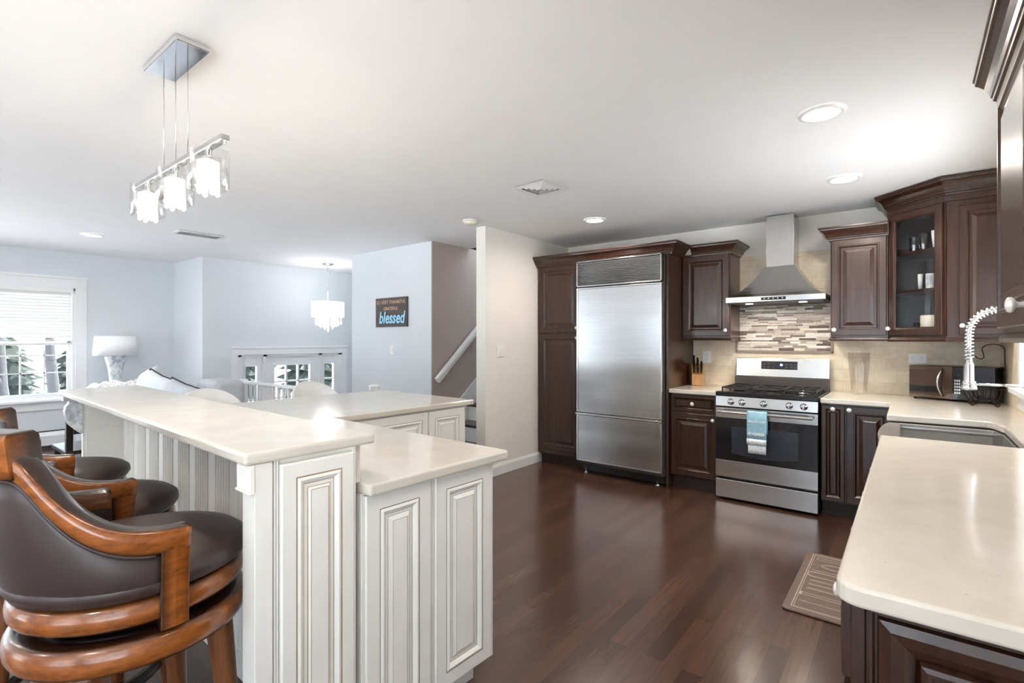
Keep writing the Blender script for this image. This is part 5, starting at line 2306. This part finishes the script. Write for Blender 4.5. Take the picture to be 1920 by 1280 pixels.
# ------------------------------------------------------------------ living room
sf = thing('sofa', 'pale grey upholstered sofa in the living room beyond the bar', 'sofa', (-6.3, 1.86, 0))
def soft_box(x0, x1, y0, y1, z0, z1, name, mat, par, bev=.05, T_=None):
    mb = MB(T_)
    mb.box(x0, x1, y0, y1, z0, z1)
    return mb.build(name, mat, par, bevel=bev, seg=4)
soft_box(-7.42, -5.17, 1.45, 2.26, .10, .40, 'base', M['sofa'], sf, .02)
soft_box(-7.42, -5.17, 2.06, 2.27, .405, .90, 'back', M['sofa'], sf, .06)
soft_box(-5.39, -5.15, 1.42, 2.28, .09, .72, 'arm', M['sofa'], sf, .06)
soft_box(-7.44, -7.20, 1.42, 2.28, .09, .80, 'arm', M['sofa'], sf, .06)
for i in range(2):
    soft_box(-7.195 + i * .902, -7.195 + i * .902 + .895, 1.44, 2.05, .405, .54, 'seat_cushion', M['sofa'], sf, .04)
    soft_box(-7.18 + i * .885, -7.18 + i * .885 + .88, 1.99, 2.075, .545, .92, 'back_cushion', M['sofa'], sf, .07)
soft_box(-5.62, -5.16, 2.00, 2.29, .725, .975, 'corner_cushion', M['sofa'], sf, .06)
for x in (-7.36, -5.24):
    for y in (1.5, 2.2):
        mb = MB()
        mb.box(x - .025, x + .025, y - .025, y + .025, 0, .0895)
        mb.build('leg', M['dark_wood'], sf)


def pillow(name, label, loc, w, h, t, rot, mat, pip=None, group='throw pillows on the sofa'):
    th = thing(name, label, 'pillow', loc, 0, group)
    T_ = Matrix.Translation(Vector(loc)) @ rot
    mb = MB(T_)
    n = 14
    def q(i, j, s):
        a = -1 + 2 * i / n
        b = -1 + 2 * j / n
        k = ((1 - a ** 4) * (1 - b ** 4)) ** .5
        cx = a * w / 2 * (1 - .07 * (1 - abs(b)) ** .8 * abs(a) ** 6)
        cz = b * h / 2 * (1 - .07 * (1 - abs(a)) ** .8 * abs(b) ** 6)
        return (cx, s * t / 2 * k, cz)
    for s in (-1, 1):
        g = [[mb.v(q(i, j, s)) for j in range(n + 1)] for i in range(n + 1)]
        for i in range(n):
            for j in range(n):
                mb.f([g[i][j], g[i + 1][j], g[i + 1][j + 1], g[i][j + 1]], smooth=True)
    bmesh.ops.remove_doubles(mb.bm, verts=mb.bm.verts, dist=1e-5)
    mb.build('cover', mat, th)
    if pip:
        mb = MB(T_)
        e = [q(i, 0, 0) for i in range(n)] + [q(n, j, 0) for j in range(n)] + [q(n - i, n, 0) for i in range(n)] + [q(0, n - j, 0) for j in range(n)]
        mb.tube([T_.inverted() @ (T_ @ Vector(p)) for p in e], .009, 6, closed=True)
        mb.build('piping', pip, th)
    return th


def rotm(x, y, z):
    return Matrix.Rotation(R(z), 4, 'Z') @ Matrix.Rotation(R(y), 4, 'Y') @ Matrix.Rotation(R(x), 4, 'X')


pillow('throw_pillow', 'pale grey pillow leaning at the back of the sofa, leftmost of the row', (-6.72, 1.90, .83), .50, .42, .14, rotm(-14, -14, 0), M['pillow'])
pillow('throw_pillow', 'pale grey pillow with black piping in the middle of the sofa', (-6.14, 1.80, .80), .62, .44, .16, rotm(-20, 10, 4), M['pillow'], M['piping'])
pillow('throw_pillow', 'grey lumbar pillow with dark piping at the right end of the sofa', (-5.58, 1.86, .78), .62, .34, .16, rotm(-14, 8, 4), M['sofa'], M['piping'])

th = thing('knit_throw', 'white speckled chunky knit throw heaped over the left sofa arm', 'blanket', (-7.32, 1.85, .80))
mb = MB()
random.seed(21)
nx, ny = 12, 22
g = []
for i in range(nx + 1):
    row = []
    for j in range(ny + 1):
        x = -7.50 + .36 * i / nx
        y = 1.52 + .86 * j / ny
        e = min(i, nx - i, j, ny - j)
        z = .812 + (.045 + .035 * math.sin(j * 1.1) * math.sin(i * .7) + random.uniform(-.012, .02)) * min(1, e / 2)
        if e == 0: z = .803
        row.append(mb.v((x, y, z)))
    g.append(row)
for i in range(nx):
    for j in range(ny):
        mb.f([g[i][j], g[i + 1][j], g[i + 1][j + 1], g[i][j + 1]], smooth=True)
for i, xx in ((0, -7.505), (nx, -7.135)):
    lowr = [mb.v((xx, 1.52 + .86 * j / ny, .56 + random.uniform(-.02, .02))) for j in range(ny + 1)]
    for j in range(ny):
        mb.f([g[i][j], g[i][j + 1], lowr[j + 1], lowr[j]], smooth=True)
mb.build('knit', M['throw'], th, solid=.012, subsurf=1)

et = thing('end_table', 'white end table holding the lamp in the living room corner', 'table', (-8.1, 1.97, 0))
mb = MB()
mb.lathe([(0, .60), (.25, .60), (.26, .61), (.26, .625), (.25, .635), (0, .635)], (-8.16, 1.97, 0), 32)
mb.build('top', M['white_paint'], et)
mb = MB()
mb.lathe([(0, 0), (.18, 0), (.17, .02), (.03, .05), (.03, .599), (0, .599)], (-8.16, 1.97, 0), 24)
mb.build('pedestal', M['white_paint'], et)
lm = thing('table_lamp', 'table lamp with white drum shade and marbled flared base beside the window', 'lamp', (-8.16, 1.97, .636))
mb = MB()
mb.lathe([(0, .6365), (.075, .6365), (.08, .65), (.07, .68), (.062, .76), (.066, .88), (.085, 1.02), (.112, 1.12), (.120, 1.15), (.105, 1.165), (0, 1.168)], (-8.16, 1.97, 0), 28)
mb.build('base', M['marble'], lm)
mb = MB()
mb.lathe([(.235, 1.165), (.215, 1.415), (.211, 1.415), (.231, 1.165), (.235, 1.165)], (-8.16, 1.97, 0), 40)
mb.build('lamp_shade', M['shade_fabric'], lm)
mb = MB()
mb.tube([(-8.16, 1.97, 1.168), (-8.16, 1.97, 1.40)], .006, 8)
mb.tube([(-8.16 - .212, 1.97, 1.40), (-8.16 + .212, 1.97, 1.40)], .003, 6)
mb.build('harp', M['nickel'], lm)

# dark chair by the window
dc = thing('dining_chair', 'black wooden chair with glossy seat between the bar and the window', 'chair', (-5.42, 1.14, 0))
for y in (.96, 1.34):
    mb = MB()
    mb.loft([[(x + a, y + b, z) for a, b in ((-.022, -.022), (.022, -.022), (.022, .022), (-.022, .022))] for x, z in ((-5.16, 0), (-5.20, .46), (-5.19, .72), (-5.15, .97))], smooth=False)
    mb.build('back_leg', M['dark_wood'], dc, bevel=.003)
    mb = MB()
    mb.loft([[(x + a, y + b, z) for a, b in ((-.02, -.02), (.02, -.02), (.02, .02), (-.02, .02))] for x, z in ((-5.62, 0), (-5.60, .46))], smooth=False)
    mb.build('front_leg', M['dark_wood'], dc, bevel=.003)
mb = MB()
mb.box(-5.65, -5.17, .93, 1.37, .461, .495)
mb.build('seat', M['dark_wood'], dc, bevel=.008)
mb = MB()
mb.box(-5.185, -5.165, .983, 1.317, .80, .93)
mb.box(-5.195, -5.175, .983, 1.317, .62, .68)
mb.build('back_slats', M['dark_wood'], dc, bevel=.003)

# clean helper attribute-free objects: nothing hidden is left in the scene
